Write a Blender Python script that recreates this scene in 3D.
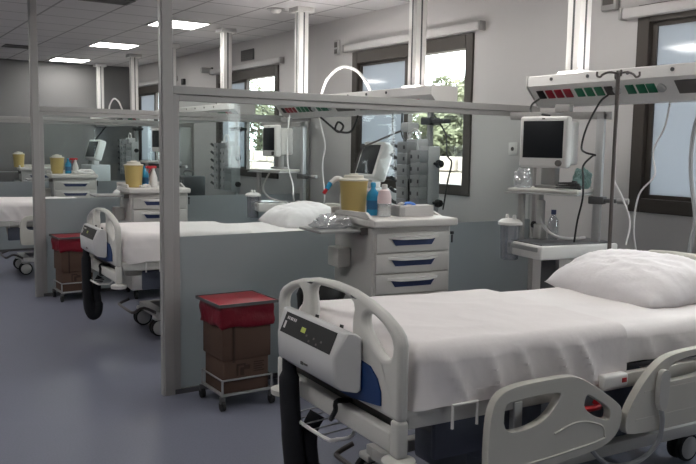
import bpy, bmesh, math, random
from mathutils import Vector, Matrix, noise
random.seed(7)
for o in list(bpy.data.objects):
    bpy.data.objects.remove(o, do_unlink=True)
S = bpy.context.scene
COL = S.collection
PI = math.pi

# ------------------------------------------------------------------ camera
cam_d = bpy.data.cameras.new('camera')
cam = bpy.data.objects.new('camera', cam_d)
COL.objects.link(cam)
F_PX, TH, PH, RO = 794.45, 0.57500802, 0.10737112, -0.01568505
fwd = Vector((math.sin(TH)*math.cos(PH), math.cos(TH)*math.cos(PH), -math.sin(PH)))
rgt = Vector((math.cos(TH), -math.sin(TH), 0))
dwn = fwd.cross(rgt)
r2 = rgt*math.cos(RO) + dwn*math.sin(RO)
d2 = -rgt*math.sin(RO) + dwn*math.cos(RO)
mw = Matrix.Identity(4)
for i in range(3):
    mw[i][0], mw[i][1], mw[i][2] = r2[i], -d2[i], -fwd[i]
mw.translation = Vector((0, 0, 1.6))
cam.matrix_world = mw
cam_d.sensor_width = 36
cam_d.lens = F_PX*36/696
cam_d.clip_start = 0.05
cam_d.clip_end = 300
S.camera = cam

# ------------------------------------------------------------------ world, exposure, light settings
S.view_settings.view_transform = 'Standard'
S.view_settings.look = 'None'
S.view_settings.gamma = 1.0
S.view_settings.use_curve_mapping = False
S.view_settings.exposure = -0.25
SKY = 13.0
LAMP = 23.0
AISLE_FILL = 31.0  # strength of the added, unseen fill panels over the aisle
UPL = 45.0
w = bpy.data.worlds.new('sky')
S.world = w
w.use_nodes = True
nt = w.node_tree
nt.nodes.clear()
wo = nt.nodes.new('ShaderNodeOutputWorld')
bg = nt.nodes.new('ShaderNodeBackground')
bg.inputs['Color'].default_value = (0.90, 0.96, 1.0, 1)
bg.inputs['Strength'].default_value = SKY
nt.links.new(bg.outputs[0], wo.inputs[0])
S.cycles.max_bounces = 10
S.cycles.diffuse_bounces = 5
S.cycles.transparent_max_bounces = 24
S.cycles.transmission_bounces = 6
S.cycles.caustics_reflective = False
S.cycles.caustics_refractive = False
S.cycles.sample_clamp_indirect = 6.0


# ------------------------------------------------------------------ materials
def lin(c):
    c = c/255.0
    return c/12.92 if c <= 0.04045 else ((c+0.055)/1.055)**2.4


def rgb(r, g, b):
    return (lin(r), lin(g), lin(b), 1)


MATS = {}


def mat(name, col, rough=0.5, metal=0.0, var=0.06, scale=8.0, bump=0.0, bscale=60.0, spec=0.4):
    m = bpy.data.materials.new(name)
    m.use_nodes = True
    n = m.node_tree
    b = n.nodes['Principled BSDF']
    b.inputs['Roughness'].default_value = rough
    b.inputs['Metallic'].default_value = metal
    b.inputs['Specular IOR Level'].default_value = spec
    tc = n.nodes.new('ShaderNodeTexCoord')
    nz = n.nodes.new('ShaderNodeTexNoise')
    nz.inputs['Scale'].default_value = scale
    nz.inputs['Detail'].default_value = 3
    n.links.new(tc.outputs['Object'], nz.inputs['Vector'])
    mx = n.nodes.new('ShaderNodeMix')
    mx.data_type = 'RGBA'
    c = rgb(*col)
    mx.inputs[6].default_value = tuple(x*(1-var) for x in c[:3])+(1,)
    mx.inputs[7].default_value = tuple(min(1, x*(1+var)) for x in c[:3])+(1,)
    n.links.new(nz.outputs['Fac'], mx.inputs[0])
    n.links.new(mx.outputs[2], b.inputs['Base Color'])
    if bump:
        n2 = n.nodes.new('ShaderNodeTexNoise')
        n2.inputs['Scale'].default_value = bscale
        n.links.new(tc.outputs['Object'], n2.inputs['Vector'])
        bp = n.nodes.new('ShaderNodeBump')
        bp.inputs['Strength'].default_value = bump
        bp.inputs['Distance'].default_value = 0.01
        n.links.new(n2.outputs['Fac'], bp.inputs['Height'])
        n.links.new(bp.outputs[0], b.inputs['Normal'])
    MATS[name] = m
    return m


def emis(name, col, strength):
    m = bpy.data.materials.new(name)
    m.use_nodes = True
    b = m.node_tree.nodes['Principled BSDF']
    b.inputs['Base Color'].default_value = rgb(*col)
    b.inputs['Emission Color'].default_value = rgb(*col)
    b.inputs['Emission Strength'].default_value = strength
    MATS[name] = m
    return m


def shader_mix(name, parts):
    """parts: list of (bsdf type, colour, roughness, weight) mixed by weight"""
    m = bpy.data.materials.new(name)
    m.use_nodes = True
    n = m.node_tree
    n.nodes.clear()
    out = n.nodes.new('ShaderNodeOutputMaterial')
    acc = None
    tot = 0
    for typ, col, rough, wt in parts:
        b = n.nodes.new(typ)
        b.inputs['Color'].default_value = col
        if rough is not None and 'Roughness' in b.inputs:
            b.inputs['Roughness'].default_value = rough
        tot += wt
        if acc is None:
            acc = b
        else:
            mx = n.nodes.new('ShaderNodeMixShader')
            mx.inputs[0].default_value = wt/tot
            n.links.new(acc.outputs[0], mx.inputs[1])
            n.links.new(b.outputs[0], mx.inputs[2])
            acc = mx
    n.links.new(acc.outputs[0], out.inputs[0])
    MATS[name] = m
    return m


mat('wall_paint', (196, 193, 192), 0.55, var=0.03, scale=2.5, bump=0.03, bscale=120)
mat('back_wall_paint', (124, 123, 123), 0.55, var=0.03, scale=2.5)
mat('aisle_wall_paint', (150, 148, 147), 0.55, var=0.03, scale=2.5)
mat('white_metal', (222, 219, 216), 0.38, var=0.03)
mat('pylon_white', (232, 229, 226), 0.35, var=0.02)
mat('alu', (168, 166, 164), 0.42, 0.35, var=0.03, scale=4)
mat('alu_dark', (96, 96, 97), 0.5, 0.3)
mat('steel', (178, 178, 178), 0.35, 0.55)
mat('iron_grey', (98, 92, 90), 0.4, 0.5)
mat('window_bronze', (70, 65, 61), 0.45, 0.2, var=0.08)
mat('plastic_grey', (204, 202, 197), 0.42, var=0.03)
mat('plastic_beige', (210, 207, 198), 0.42, var=0.03)
mat('plastic_white', (226, 224, 221), 0.38, var=0.02)
mat('pump_white', (205, 204, 203), 0.4, var=0.02)
mat('blue_insert', (26, 58, 108), 0.45)
mat('navy_recess', (50, 64, 104), 0.5)
mat('linen', (240, 234, 233), 0.9, var=0.03, scale=5, bump=0.25, bscale=14, spec=0.1)
mat('linen_under', (242, 237, 236), 0.9, var=0.03, scale=5, bump=0.2, bscale=12, spec=0.1)
mat('pillow_linen', (242, 238, 239), 0.9, var=0.02, scale=5, bump=0.3, bscale=16, spec=0.1)
mat('black', (22, 22, 23), 0.5)
mat('black_cloth', (18, 19, 24), 0.85, var=0.3)
mat('rubber', (30, 30, 31), 0.7)
mat('screen_dark', (26, 29, 33), 0.45, spec=0.25)
mat('deck_dark', (70, 72, 76), 0.5, 0.2)
mat('base_slate', (92, 97, 110), 0.5)
mat('wheel_grey', (196, 196, 193), 0.5)
mat('sharps_yellow', (188, 166, 106), 0.45, var=0.05)
mat('sharps_lid', (214, 210, 196), 0.5)
mat('bottle_blue', (56, 146, 188), 0.25, var=0.1)
mat('bottle_pink', (228, 208, 210), 0.35)
mat('label_blue', (40, 96, 138), 0.5)
mat('label_white', (205, 202, 200), 0.6)
mat('red_plastic', (178, 24, 36), 0.4)
mat('red_lid', (150, 40, 52), 0.4, var=0.1)
mat('red_bag', (112, 12, 32), 0.42, var=0.2, scale=14, bump=0.5, bscale=22)
mat('carton', (82, 62, 52), 0.8, var=0.1, scale=6)
mat('carton_print', (58, 42, 34), 0.8)
mat('worktop', (214, 210, 206), 0.45, var=0.03)
mat('cart_body', (194, 191, 187), 0.45, var=0.03)
mat('drawer_front', (198, 195, 191), 0.42, var=0.02)
mat('shelf_grey', (150, 150, 148), 0.45)
mat('table_dark', (92, 92, 94), 0.35)
mat('socket_red', (150, 26, 44), 0.4)
mat('socket_green', (20, 104, 72), 0.4)
mat('socket_black', (34, 26, 30), 0.4)
mat('vent_dark', (88, 84, 82), 0.5)
mat('ceiling_vent_grey', (92, 91, 90), 0.5)
mat('cable_black', (20, 20, 21), 0.5)
mat('cable_white', (216, 214, 212), 0.45)
mat('hose_grey', (164, 166, 168), 0.5)
mat('leaf', (104, 106, 80), 0.7, var=0.45, scale=3)
mat('leaf_dark', (84, 88, 64), 0.7, var=0.45, scale=3)
mat('bark', (88, 76, 64), 0.9)
mat('stone_pale', (158, 148, 138), 0.85, var=0.2, scale=3)
mat('ground_pale', (140, 132, 124), 0.9, var=0.15, scale=1)
mat('glove_blue', (70, 120, 200), 0.5)
mat('paper_white', (226, 224, 222), 0.8)
mat('box_grey', (176, 174, 172), 0.6)
mat('pump_grey', (188, 189, 190), 0.42, var=0.03)
mat('pump_mid', (146, 147, 149), 0.42, var=0.03)
mat('pump_dark', (62, 64, 66), 0.5)
mat('teal_bag', (120, 150, 146), 0.4)
emis('lamp_panel', (255, 253, 248), LAMP*1.0)
emis('aisle_fill_panel', (255, 253, 250), AISLE_FILL)
emis('uplight', (255, 250, 246), UPL)
emis('lcd_glow', (150, 160, 70), 0.35)
shader_mix('clear_glass', [('ShaderNodeBsdfTransparent', (0.91, 0.935, 0.93, 1), None, 0.985), ('ShaderNodeBsdfGlossy', (0.9, 0.9, 0.9, 1), 0.03, 0.015)])
shader_mix('window_glass', [('ShaderNodeBsdfTransparent', (0.95, 0.96, 0.95, 1), None, 0.95), ('ShaderNodeBsdfGlossy', (0.9, 0.9, 0.9, 1), 0.02, 0.05)])
shader_mix('frosted_glass', [('ShaderNodeBsdfTranslucent', (0.50, 0.54, 0.55, 1), None, 0.50), ('ShaderNodeBsdfDiffuse', (0.45, 0.48, 0.50, 1), None, 0.36), ('ShaderNodeBsdfTransparent', (0.8, 0.85, 0.85, 1), None, 0.08), ('ShaderNodeBsdfGlossy', (0.8, 0.8, 0.8, 1), 0.25, 0.06)])
shader_mix('film_glass', [('ShaderNodeBsdfTranslucent', (0.33, 0.35, 0.37, 1), None, 0.62), ('ShaderNodeBsdfDiffuse', (0.62, 0.66, 0.70, 1), None, 0.30), ('ShaderNodeBsdfGlossy', (0.9, 0.9, 0.9, 1), 0.06, 0.08)])
shader_mix('clear_plastic', [('ShaderNodeBsdfTransparent', (0.85, 0.87, 0.88, 1), None, 0.55), ('ShaderNodeBsdfDiffuse', (0.75, 0.75, 0.77, 1), None, 0.25), ('ShaderNodeBsdfGlossy', (0.9, 0.9, 0.9, 1), 0.15, 0.20)])
shader_mix('jar_plastic', [('ShaderNodeBsdfTransparent', (0.62, 0.64, 0.68, 1), None, 0.55), ('ShaderNodeBsdfDiffuse', (0.40, 0.42, 0.46, 1), None, 0.33), ('ShaderNodeBsdfGlossy', (0.9, 0.9, 0.9, 1), 0.12, 0.12)])


def floor_mat():
    m = mat('vinyl_floor', (112, 114, 128), 0.38, var=0.05, scale=1.2, spec=0.35)
    n = m.node_tree
    b = n.nodes['Principled BSDF']
    tc = [x for x in n.nodes if x.type == 'TEX_COORD'][0]
    v = n.nodes.new('ShaderNodeTexNoise')
    v.inputs['Scale'].default_value = 90
    v.inputs['Detail'].default_value = 2
    n.links.new(tc.outputs['Object'], v.inputs['Vector'])
    old = [l.from_socket for l in n.links if l.to_socket == b.inputs['Base Color']][0]
    mx = n.nodes.new('ShaderNodeMix')
    mx.data_type = 'RGBA'
    mx.blend_type = 'MULTIPLY'
    mx.inputs[0].default_value = 0.35
    n.links.new(old, mx.inputs[6])
    cr = n.nodes.new('ShaderNodeValToRGB')
    cr.color_ramp.elements[0].position = 0.35
    cr.color_ramp.elements[0].color = (0.7, 0.7, 0.75, 1)
    cr.color_ramp.elements[1].position = 0.65
    n.links.new(v.outputs['Fac'], cr.inputs[0])
    n.links.new(cr.outputs[0], mx.inputs[7])
    n.links.new(mx.outputs[2], b.inputs['Base Color'])


def ceiling_mat():
    m = mat('ceiling_tile', (202, 199, 199), 0.8, var=0.03, scale=6, spec=0.2)
    n = m.node_tree
    b = n.nodes['Principled BSDF']
    tc = [x for x in n.nodes if x.type == 'TEX_COORD'][0]
    sep = n.nodes.new('ShaderNodeSeparateXYZ')
    n.links.new(tc.outputs['Object'], sep.inputs[0])

    def line(sock, pitch, off, wd):
        a = n.nodes.new('ShaderNodeMath'); a.operation = 'ADD'; a.inputs[1].default_value = 100*pitch-off+wd/2
        n.links.new(sock, a.inputs[0])
        d = n.nodes.new('ShaderNodeMath'); d.operation = 'DIVIDE'; d.inputs[1].default_value = pitch
        n.links.new(a.outputs[0], d.inputs[0])
        f = n.nodes.new('ShaderNodeMath'); f.operation = 'FRACT'
        n.links.new(d.outputs[0], f.inputs[0])
        l = n.nodes.new('ShaderNodeMath'); l.operation = 'LESS_THAN'; l.inputs[1].default_value = wd/pitch
        n.links.new(f.outputs[0], l.inputs[0])
        return l.outputs[0]
    lx = line(sep.outputs[0], 0.62, 3.30, 0.026)
    ly = line(sep.outputs[1], 0.65, 9.12, 0.026)
    mxm = n.nodes.new('ShaderNodeMath'); mxm.operation = 'MAXIMUM'
    n.links.new(lx, mxm.inputs[0]); n.links.new(ly, mxm.inputs[1])
    old = [l.from_socket for l in n.links if l.to_socket == b.inputs['Base Color']][0]
    mx = n.nodes.new('ShaderNodeMix'); mx.data_type = 'RGBA'
    n.links.new(mxm.outputs[0], mx.inputs[0])
    n.links.new(old, mx.inputs[6])
    mx.inputs[7].default_value = rgb(150, 148, 147)
    n.links.new(mx.outputs[2], b.inputs['Base Color'])


floor_mat()
ceiling_mat()


# ------------------------------------------------------------------ mesh helpers
class MB:
    def __init__(self):
        self.bm = bmesh.new()

    def box(self, x0, x1, y0, y1, z0, z1, bevel=0.0, seg=2, mtx=None):
        r = bmesh.ops.create_cube(self.bm, size=1)
        vs = r['verts']
        for v in vs:
            v.co = Vector((x0+(v.co.x+0.5)*(x1-x0), y0+(v.co.y+0.5)*(y1-y0), z0+(v.co.z+0.5)*(z1-z0)))
        if bevel:
            es = list({e for v in vs for e in v.link_edges})
            bev = bmesh.ops.bevel(self.bm, geom=es, offset=bevel, segments=seg, profile=0.5, affect='EDGES', clamp_overlap=True)
            vs = list({v for f in bev['faces'] for v in f.verts} | {v for v in vs if v.is_valid})
            # whole island
            seen = set(vs); st = list(vs)
            while st:
                a = st.pop()
                for e in a.link_edges:
                    o = e.other_vert(a)
                    if o not in seen:
                        seen.add(o); st.append(o)
            vs = list(seen)
        if mtx:
            for v in vs:
                v.co = mtx @ v.co
        return self

    def tube(self, pts, r, n=8, smooth=4, closed=False, flat=1.0):
        P = [Vector(p) for p in pts]
        if smooth and len(P) > 2:
            Q = []
            m = len(P)
            rng = range(m) if closed else range(m-1)
            for i in rng:
                p0 = P[(i-1) % m] if (closed or i > 0) else P[i]*2-P[i+1]
                p1 = P[i]
                p2 = P[(i+1) % m]
                p3 = P[(i+2) % m] if (closed or i+2 < m) else p2*2-p1
                for k in range(smooth):
                    t = k/smooth
                    Q.append(0.5*((2*p1)+(p2-p0)*t+(2*p0-5*p1+4*p2-p3)*t*t+(3*p1-p0-3*p2+p3)*t**3))
            if not closed:
                Q.append(P[-1])
            P = Q
        m = len(P)
        rings = []
        up = None
        for i in range(m):
            if closed:
                t = (P[(i+1) % m]-P[i-1])
            else:
                t = P[min(i+1, m-1)]-P[max(i-1, 0)]
            if t.length < 1e-9:
                t = Vector((0, 0, 1))
            t.normalize()
            if up is None:
                up = Vector((0, 0, 1)) if abs(t.z) < 0.9 else Vector((1, 0, 0))
            side = t.cross(up)
            if side.length < 1e-6:
                side = t.cross(Vector((0.3, 0.9, 0.1)))
            side.normalize()
            up = side.cross(t).normalized()
            rr = r[min(i, len(r)-1)] if isinstance(r, (list, tuple)) else r
            rings.append([self.bm.verts.new(P[i]+side*(rr*math.cos(2*PI*k/n))+up*(rr*flat*math.sin(2*PI*k/n))) for k in range(n)])
        for i in range(m if closed else m-1):
            A, B = rings[i], rings[(i+1) % m]
            for k in range(n):
                self.bm.faces.new((A[k], A[(k+1) % n], B[(k+1) % n], B[k]))
        if not closed:
            self.bm.faces.new(rings[0])
            self.bm.faces.new(list(reversed(rings[-1])))
        return self

    def lathe(self, prof, c=(0, 0, 0), n=20, axis='z', cap=True):
        rings = []
        c = Vector(c)
        for r, h in prof:
            ring = []
            for k in range(n):
                a = 2*PI*k/n
                x, y = r*math.cos(a), r*math.sin(a)
                p = {'z': Vector((x, y, h)), 'x': Vector((h, x, y)), 'y': Vector((x, h, y))}[axis]
                ring.append(self.bm.verts.new(c+p))
            rings.append(ring)
        for A, B in zip(rings, rings[1:]):
            for k in range(n):
                self.bm.faces.new((A[k], A[(k+1) % n], B[(k+1) % n], B[k]))
        if cap:
            self.bm.faces.new(list(reversed(rings[0])))
            self.bm.faces.new(rings[-1])
        return self

    def plate(self, outer, holes, t, fn):
        """flat plate with holes; outline points in 2D, fn(a, b, d) gives the 3D point, d runs 0..t"""
        es = []
        loops = []
        for lp in [outer]+list(holes):
            vs = [self.bm.verts.new(fn(a, b, 0)) for a, b in lp]
            loops.append(vs)
            for i in range(len(vs)):
                es.append(self.bm.edges.new((vs[i], vs[(i+1) % len(vs)])))
        r = bmesh.ops.triangle_fill(self.bm, use_beauty=True, use_dissolve=False, edges=es)
        fs = [g for g in r['geom'] if isinstance(g, bmesh.types.BMFace)]
        mp = {}
        for lp in ([outer]+list(holes)):
            pass
        for lp, vs in zip([outer]+list(holes), loops):
            for (a, b), v in zip(lp, vs):
                mp[v] = self.bm.verts.new(fn(a, b, t))
        for f in fs:
            self.bm.faces.new([mp[v] for v in reversed(f.verts)])
        for vs in loops:
            for i in range(len(vs)):
                a, b = vs[i], vs[(i+1) % len(vs)]
                self.bm.faces.new((a, b, mp[b], mp[a]))
        return self

    def prism(self, pts, t, fn):
        return self.plate(pts, [], t, fn)

    def build(self, name, m, parent=None, smooth=True, bev=0.0, bseg=2, sub=0, ang=40):
        bmesh.ops.recalc_face_normals(self.bm, faces=self.bm.faces)
        me = bpy.data.meshes.new(name)
        self.bm.to_mesh(me)
        self.bm.free()
        me.materials.append(MATS[m])
        o = bpy.data.objects.new(name, me)
        COL.objects.link(o)
        if parent:
            o.parent = parent
        if smooth:
            for p in me.polygons:
                p.use_smooth = True
            me.set_sharp_from_angle(angle=math.radians(ang))
        if bev:
            b = o.modifiers.new('bevel', 'BEVEL')
            b.width = bev
            b.segments = bseg
            b.limit_method = 'ANGLE'
            b.angle_limit = math.radians(45)
            b.harden_normals = False
        if sub:
            s = o.modifiers.new('sub', 'SUBSURF')
            s.levels = sub
            s.render_levels = sub
        return o


def rounded(pts, k=2):
    """Chaikin corner cutting of a closed 2D outline"""
    for _ in range(k):
        q = []
        for i in range(len(pts)):
            a, b = pts[i], pts[(i+1) % len(pts)]
            q.append((a[0]*.75+b[0]*.25, a[1]*.75+b[1]*.25))
            q.append((a[0]*.25+b[0]*.75, a[1]*.25+b[1]*.75))
        pts = q
    return pts


def thing(name, label, cat, loc=(0, 0, 0), rz=0.0, group=None):
    o = bpy.data.objects.new(name, None)
    o.empty_display_size = 0.1
    COL.objects.link(o)
    o.location = loc
    o.rotation_euler = (0, 0, rz)
    return tag(o, label, cat, group)


def tag(o, label, cat, group=None, kind=None):
    o['label'] = label
    o['category'] = cat
    if group:
        o['group'] = group
    if kind:
        o['kind'] = kind
    return o


def struct(name, mb, m, **kw):
    o = mb.build(name, m, **kw)
    o['kind'] = 'structure'
    return o


def kids(o):
    return [c for c in bpy.data.objects if c.parent == o]


def dup(root, loc, rz, label):
    r = root.copy()
    COL.objects.link(r)
    r.location = loc
    r.rotation_euler = (0, 0, rz)
    r['label'] = label
    for ch in kids(root):
        c = ch.copy(); COL.objects.link(c); c.parent = r
        for g in kids(ch):
            d = g.copy(); COL.objects.link(d); d.parent = c
    return r


# ------------------------------------------------------------------ the room
X0, XW, Y0, YB, CZ = -2.6, 4.96, -2.4, 15.4, 3.05
BAY = 3.783
struct('floor', MB().box(X0, XW, Y0, YB, -0.1, 0), 'vinyl_floor', smooth=False)
struct('ceiling', MB().box(X0, XW, Y0, YB, CZ, CZ+0.1), 'ceiling_tile', smooth=False)
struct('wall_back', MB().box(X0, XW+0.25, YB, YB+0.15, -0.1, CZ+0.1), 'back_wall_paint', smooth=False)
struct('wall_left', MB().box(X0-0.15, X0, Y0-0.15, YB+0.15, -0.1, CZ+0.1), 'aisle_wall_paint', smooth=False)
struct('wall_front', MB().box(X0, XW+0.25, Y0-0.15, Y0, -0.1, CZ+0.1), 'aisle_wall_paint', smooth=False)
WIN = [(-1.98+k*BAY, 0.03+k*BAY) for k in range(5)]
WIN = [(a, b) for a, b in WIN]
ZS, ZT = 1.155, 2.645
mb = MB()
mb.box(XW, XW+0.25, Y0, YB, -0.1, ZS)
mb.box(XW, XW+0.25, Y0, YB, ZT, CZ+0.1)
ys = [Y0]+[y for p in WIN for y in p]+[YB]
for i in range(0, len(ys), 2):
    mb.box(XW, XW+0.25, ys[i], ys[i+1], ZS, ZT)
struct('wall_right', mb, 'wall_paint', smooth=False)
mb = MB()
mb.box(XW-0.012, XW-0.0005, Y0, YB, 0, 0.10)
struct('baseboard_right', mb, 'alu_dark', smooth=False)
struct('baseboard_back', MB().box(X0, XW, YB-0.012, YB-0.0005, 0, 0.10), 'alu_dark', smooth=False)

for k, (a, b) in enumerate(WIN):
    mb = MB()
    xf0, xf1 = XW-0.02, XW+0.10
    fw = 0.10
    mb.box(xf0, xf1, a, a+fw, ZS, ZT)
    mb.box(xf0, xf1, b-fw, b, ZS, ZT)
    mb.box(xf0, xf1, a+fw, b-fw, ZS, ZS+fw)
    mb.box(xf0, xf1, a+fw, b-fw, ZT-0.13, ZT)
    wo_ = mb.build('window_%d' % (k+1), 'window_bronze', smooth=False, bev=0.006)
    wo_['kind'] = 'structure'
    mid = (a+b)/2
    # sliding sash (far half) with milky film, and fixed clear half
    mb = MB()
    sx0, sx1 = XW+0.02, XW+0.05
    zb, zt = ZS+fw, ZT-0.13
    mb.box(sx0-0.025, sx1, mid-0.035, mid+0.035, zb, zt)
    mb.box(sx0, sx1, b-fw-0.045, b-fw, zb, zt)
    mb.box(sx0, sx1, mid+0.03, b-fw-0.04, zb, zb+0.03)
    mb.box(sx0, sx1, mid+0.03, b-fw-0.04, zt-0.03, zt)
    sash = mb.build('window_sash', 'window_bronze', wo_, smooth=False)
    MB().box(sx0+0.012, sx0+0.018, mid+0.03, b-fw-0.04, zb+0.02, zt-0.02).build('frosted_pane', 'film_glass', wo_, smooth=False)
    MB().box(sx0+0.032, sx0+0.038, a+fw, mid-0.03, zb, zt).build('clear_pane', 'window_glass', wo_, smooth=False)
    if k >= 0:
        t = thing('blind_cassette', ['', 'white blind cassette above the window behind the bed with the large monitor', 'white blind cassette above the big window behind the infusion pumps', 'white blind cassette above the window behind the third bed', 'white blind cassette above the last window by the back wall'][k] or 'white blind cassette above the window beside the camera', 'blind', (XW, mid, ZT-(0.10 if k == 1 else 0)), 0, 'blind cassettes above the windows')
        MB().box(-0.075, -0.001, -(b-a)/2-0.12, (b-a)/2+0.10, 0.01, 0.085, 0.012).build('housing', 'wall_paint', t)
        for s in (-1, 1):
            yy = ((b-a)/2+0.115) if s > 0 else -((b-a)/2+0.135)
            MB().box(-0.078, -0.001, yy-0.012, yy+0.012, 0.005, 0.09, 0.006).build('end_cap', 'alu', t)

# portals guide the daylight through the window openings
for k, (a, b) in enumerate(WIN):
    ld = bpy.data.lights.new('daylight_portal', 'AREA')
    ld.shape = 'RECTANGLE'
    ld.size = b-a
    ld.size_y = ZT-ZS
    ld.cycles.is_portal = True
    lo = bpy.data.objects.new('daylight_portal', ld)
    lo.location = (XW+0.24, (a+b)/2, (ZS+ZT)/2)
    lo.rotation_euler = (PI/2, 0, PI/2)
    COL.objects.link(lo)

# ceiling lights; the unseen row over the aisle is added as fill light
LY = [1.30, 3.95, 6.53, 9.14, 11.78, 14.44]
LLAB = {9.14: 'square recessed ceiling light above the second glass partition, largest lit one in view',
        11.78: 'square recessed ceiling light in the middle of the lit row', 14.44: 'square recessed ceiling light closest to the back wall',
        6.53: 'square recessed ceiling light over the second bed', 3.95: 'square recessed ceiling light over the bed by the first partition', 1.30: 'square recessed ceiling light nearest the entrance end'}
for lx, y in [(3.30, y) for y in LY]+[(-0.42, y) for y in LY]:
    t = thing('ceiling_light', LLAB[y] if lx > 1 else 'added square fill light over the aisle, out of view', 'ceiling light', (lx, y, CZ), 0, 'recessed ceiling lights' if lx > 1 else 'added fill lights over the aisle')
    mb = MB()
    mb.box(0.0, 0.62, 0, 0.022, -0.012, -0.0005)
    mb.box(0.0, 0.62, 0.588, 0.61, -0.012, -0.0005)
    mb.box(0.0, 0.022, 0.022, 0.588, -0.012, -0.0005)
    mb.box(0.598, 0.62, 0.022, 0.588, -0.012, -0.0005)
    mb.build('frame', 'white_metal', t, smooth=False)
    MB().box(0.022, 0.598, 0.022, 0.588, -0.008, -0.001).build('diffuser', 'lamp_panel' if lx > 1 else 'aisle_fill_panel', t, smooth=False)


def ceiling_vent(x, y, sx, sy, label):
    t = thing('ceiling_vent', label, 'air vent', (x, y, CZ), 0, 'ceiling air vents')
    mb = MB()
    mb.box(-sx/2, sx/2, -sy/2, -sy/2+0.03, -0.015, -0.0005)
    mb.box(-sx/2, sx/2, sy/2-0.03, sy/2, -0.015, -0.0005)
    mb.box(-sx/2, -sx/2+0.03, -sy/2+0.03, sy/2-0.03, -0.015, -0.0005)
    mb.box(sx/2-0.03, sx/2, -sy/2+0.03, sy/2-0.03, -0.015, -0.0005)
    mb.build('frame', 'ceiling_vent_grey', t, smooth=False)
    mb = MB()
    n = 6
    for i in range(n):
        yy = -sy/2+0.03+(sy-0.06)*(i+0.5)/n
        mb.box(-sx/2+0.03, sx/2-0.03, yy-0.012, yy+0.012, -0.014, -0.001)
    mb.build('louvre', 'vent_dark', t, smooth=False)


ceiling_vent(2.42, 8.32, 0.5, 0.3, 'grey louvred air vent in the ceiling between the aisle posts, closest to the first bed')
ceiling_vent(2.47, 13.2, 0.42, 0.34, 'grey louvred air vent in the ceiling near the back wall')
t = thing('ceiling_sensor', 'small round white sensor on the ceiling beside a white pylon', 'sensor', (4.06, 7.75, CZ))
MB().lathe([(0.06, -0.0005), (0.06, -0.02), (0.035, -0.045)], n=20).build('body', 'white_metal', t)
MB().lathe([(0.10, -0.0002), (0.10, -0.008)], n=24).build('flange', 'alu', t)

# wall things
t = thing('wall_vent', 'small dark louvred vent grille high on the window wall', 'vent', (XW, 10.3, 2.85))
MB().box(-0.02, -0.001, -0.2, 0.2, -0.075, 0.075, 0.005).build('frame', 'alu_dark', t)
mb = MB()
for i in range(5):
    mb.box(-0.026, -0.018, -0.18, 0.18, -0.06+i*0.026, -0.046+i*0.026)
mb.build('louvre', 'vent_dark', t, smooth=False)
t = thing('wall_camera', 'small grey camera on a bracket high on the window wall', 'camera', (XW, 11.55, 2.72))
MB().box(-0.03, -0.001, -0.03, 0.03, -0.03, 0.05, 0.006).build('bracket', 'alu_dark', t)
MB().lathe([(0.035, -0.19), (0.045, -0.17), (0.045, -0.03)], (0, 0, 0.0), 14, 'x').build('body', 'alu', t)
t = thing('wall_camera', 'dark little device on the wall just above the partition rail beside the first post', 'camera', (XW, 12.7, 2.62))
MB().box(-0.05, -0.001, -0.05, 0.05, -0.05, 0.05, 0.01).build('body', 'black', t)
t = thing('call_indicator', 'pale call indicator box on the wall left of the big window', 'call box', (XW, 7.92, 2.73))
MB().box(-0.035, -0.001, -0.045, 0.045, -0.085, 0.085, 0.008).build('housing', 'box_grey', t)
MB().box(-0.040, -0.034, -0.03, 0.03, -0.07, -0.02, 0.004).build('button', 'vent_dark', t)
MB().box(-0.040, -0.034, -0.03, 0.03, 0.0, 0.06, 0.004).build('lens', 'vent_dark', t)
t = thing('wall_speaker', 'small grey box high on the wall above the red and green sockets', 'speaker', (XW, 4.06, 2.74))
MB().box(-0.05, -0.001, -0.07, 0.07, -0.10, 0.16, 0.01).build('housing', 'alu', t)
MB().box(-0.055, -0.049, -0.05, 0.05, -0.06, 0.12, 0.004).build('grille', 'vent_dark', t)
t = thing('wall_socket', 'small white wall plate between the big window and the large monitor', 'socket', (XW, 5.04, 1.60))
MB().box(-0.010, -0.001, -0.05, 0.05, -0.055, 0.055, 0.004).build('plate', 'plastic_white', t)
MB().lathe([(0.018, -0.013), (0.018, -0.009)], (0, 0, 0), 14, 'x').build('outlet', 'vent_dark', t)

# ------------------------------------------------------------------ outside the windows
struct('ground', MB().box(XW+0.26, 60, -15, 70, -0.6, -0.5), 'ground_pale', smooth=False)
t = thing('garden_wall', 'pale rubble garden wall outside below the trees', 'wall', (13.0, 16, -0.5))
t['kind'] = 'thing'
mb = MB()
for j in range(5):
    y = -9.0
    while y < 14:
        L = random.uniform(0.5, 1.3)
        mb.box(random.uniform(-0.08, 0.0), 0.4, y, y+L-0.03, j*0.38, j*0.38+0.36, 0.05, 2)
        y += L
mb.build('masonry', 'stone_pale', t)


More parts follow.
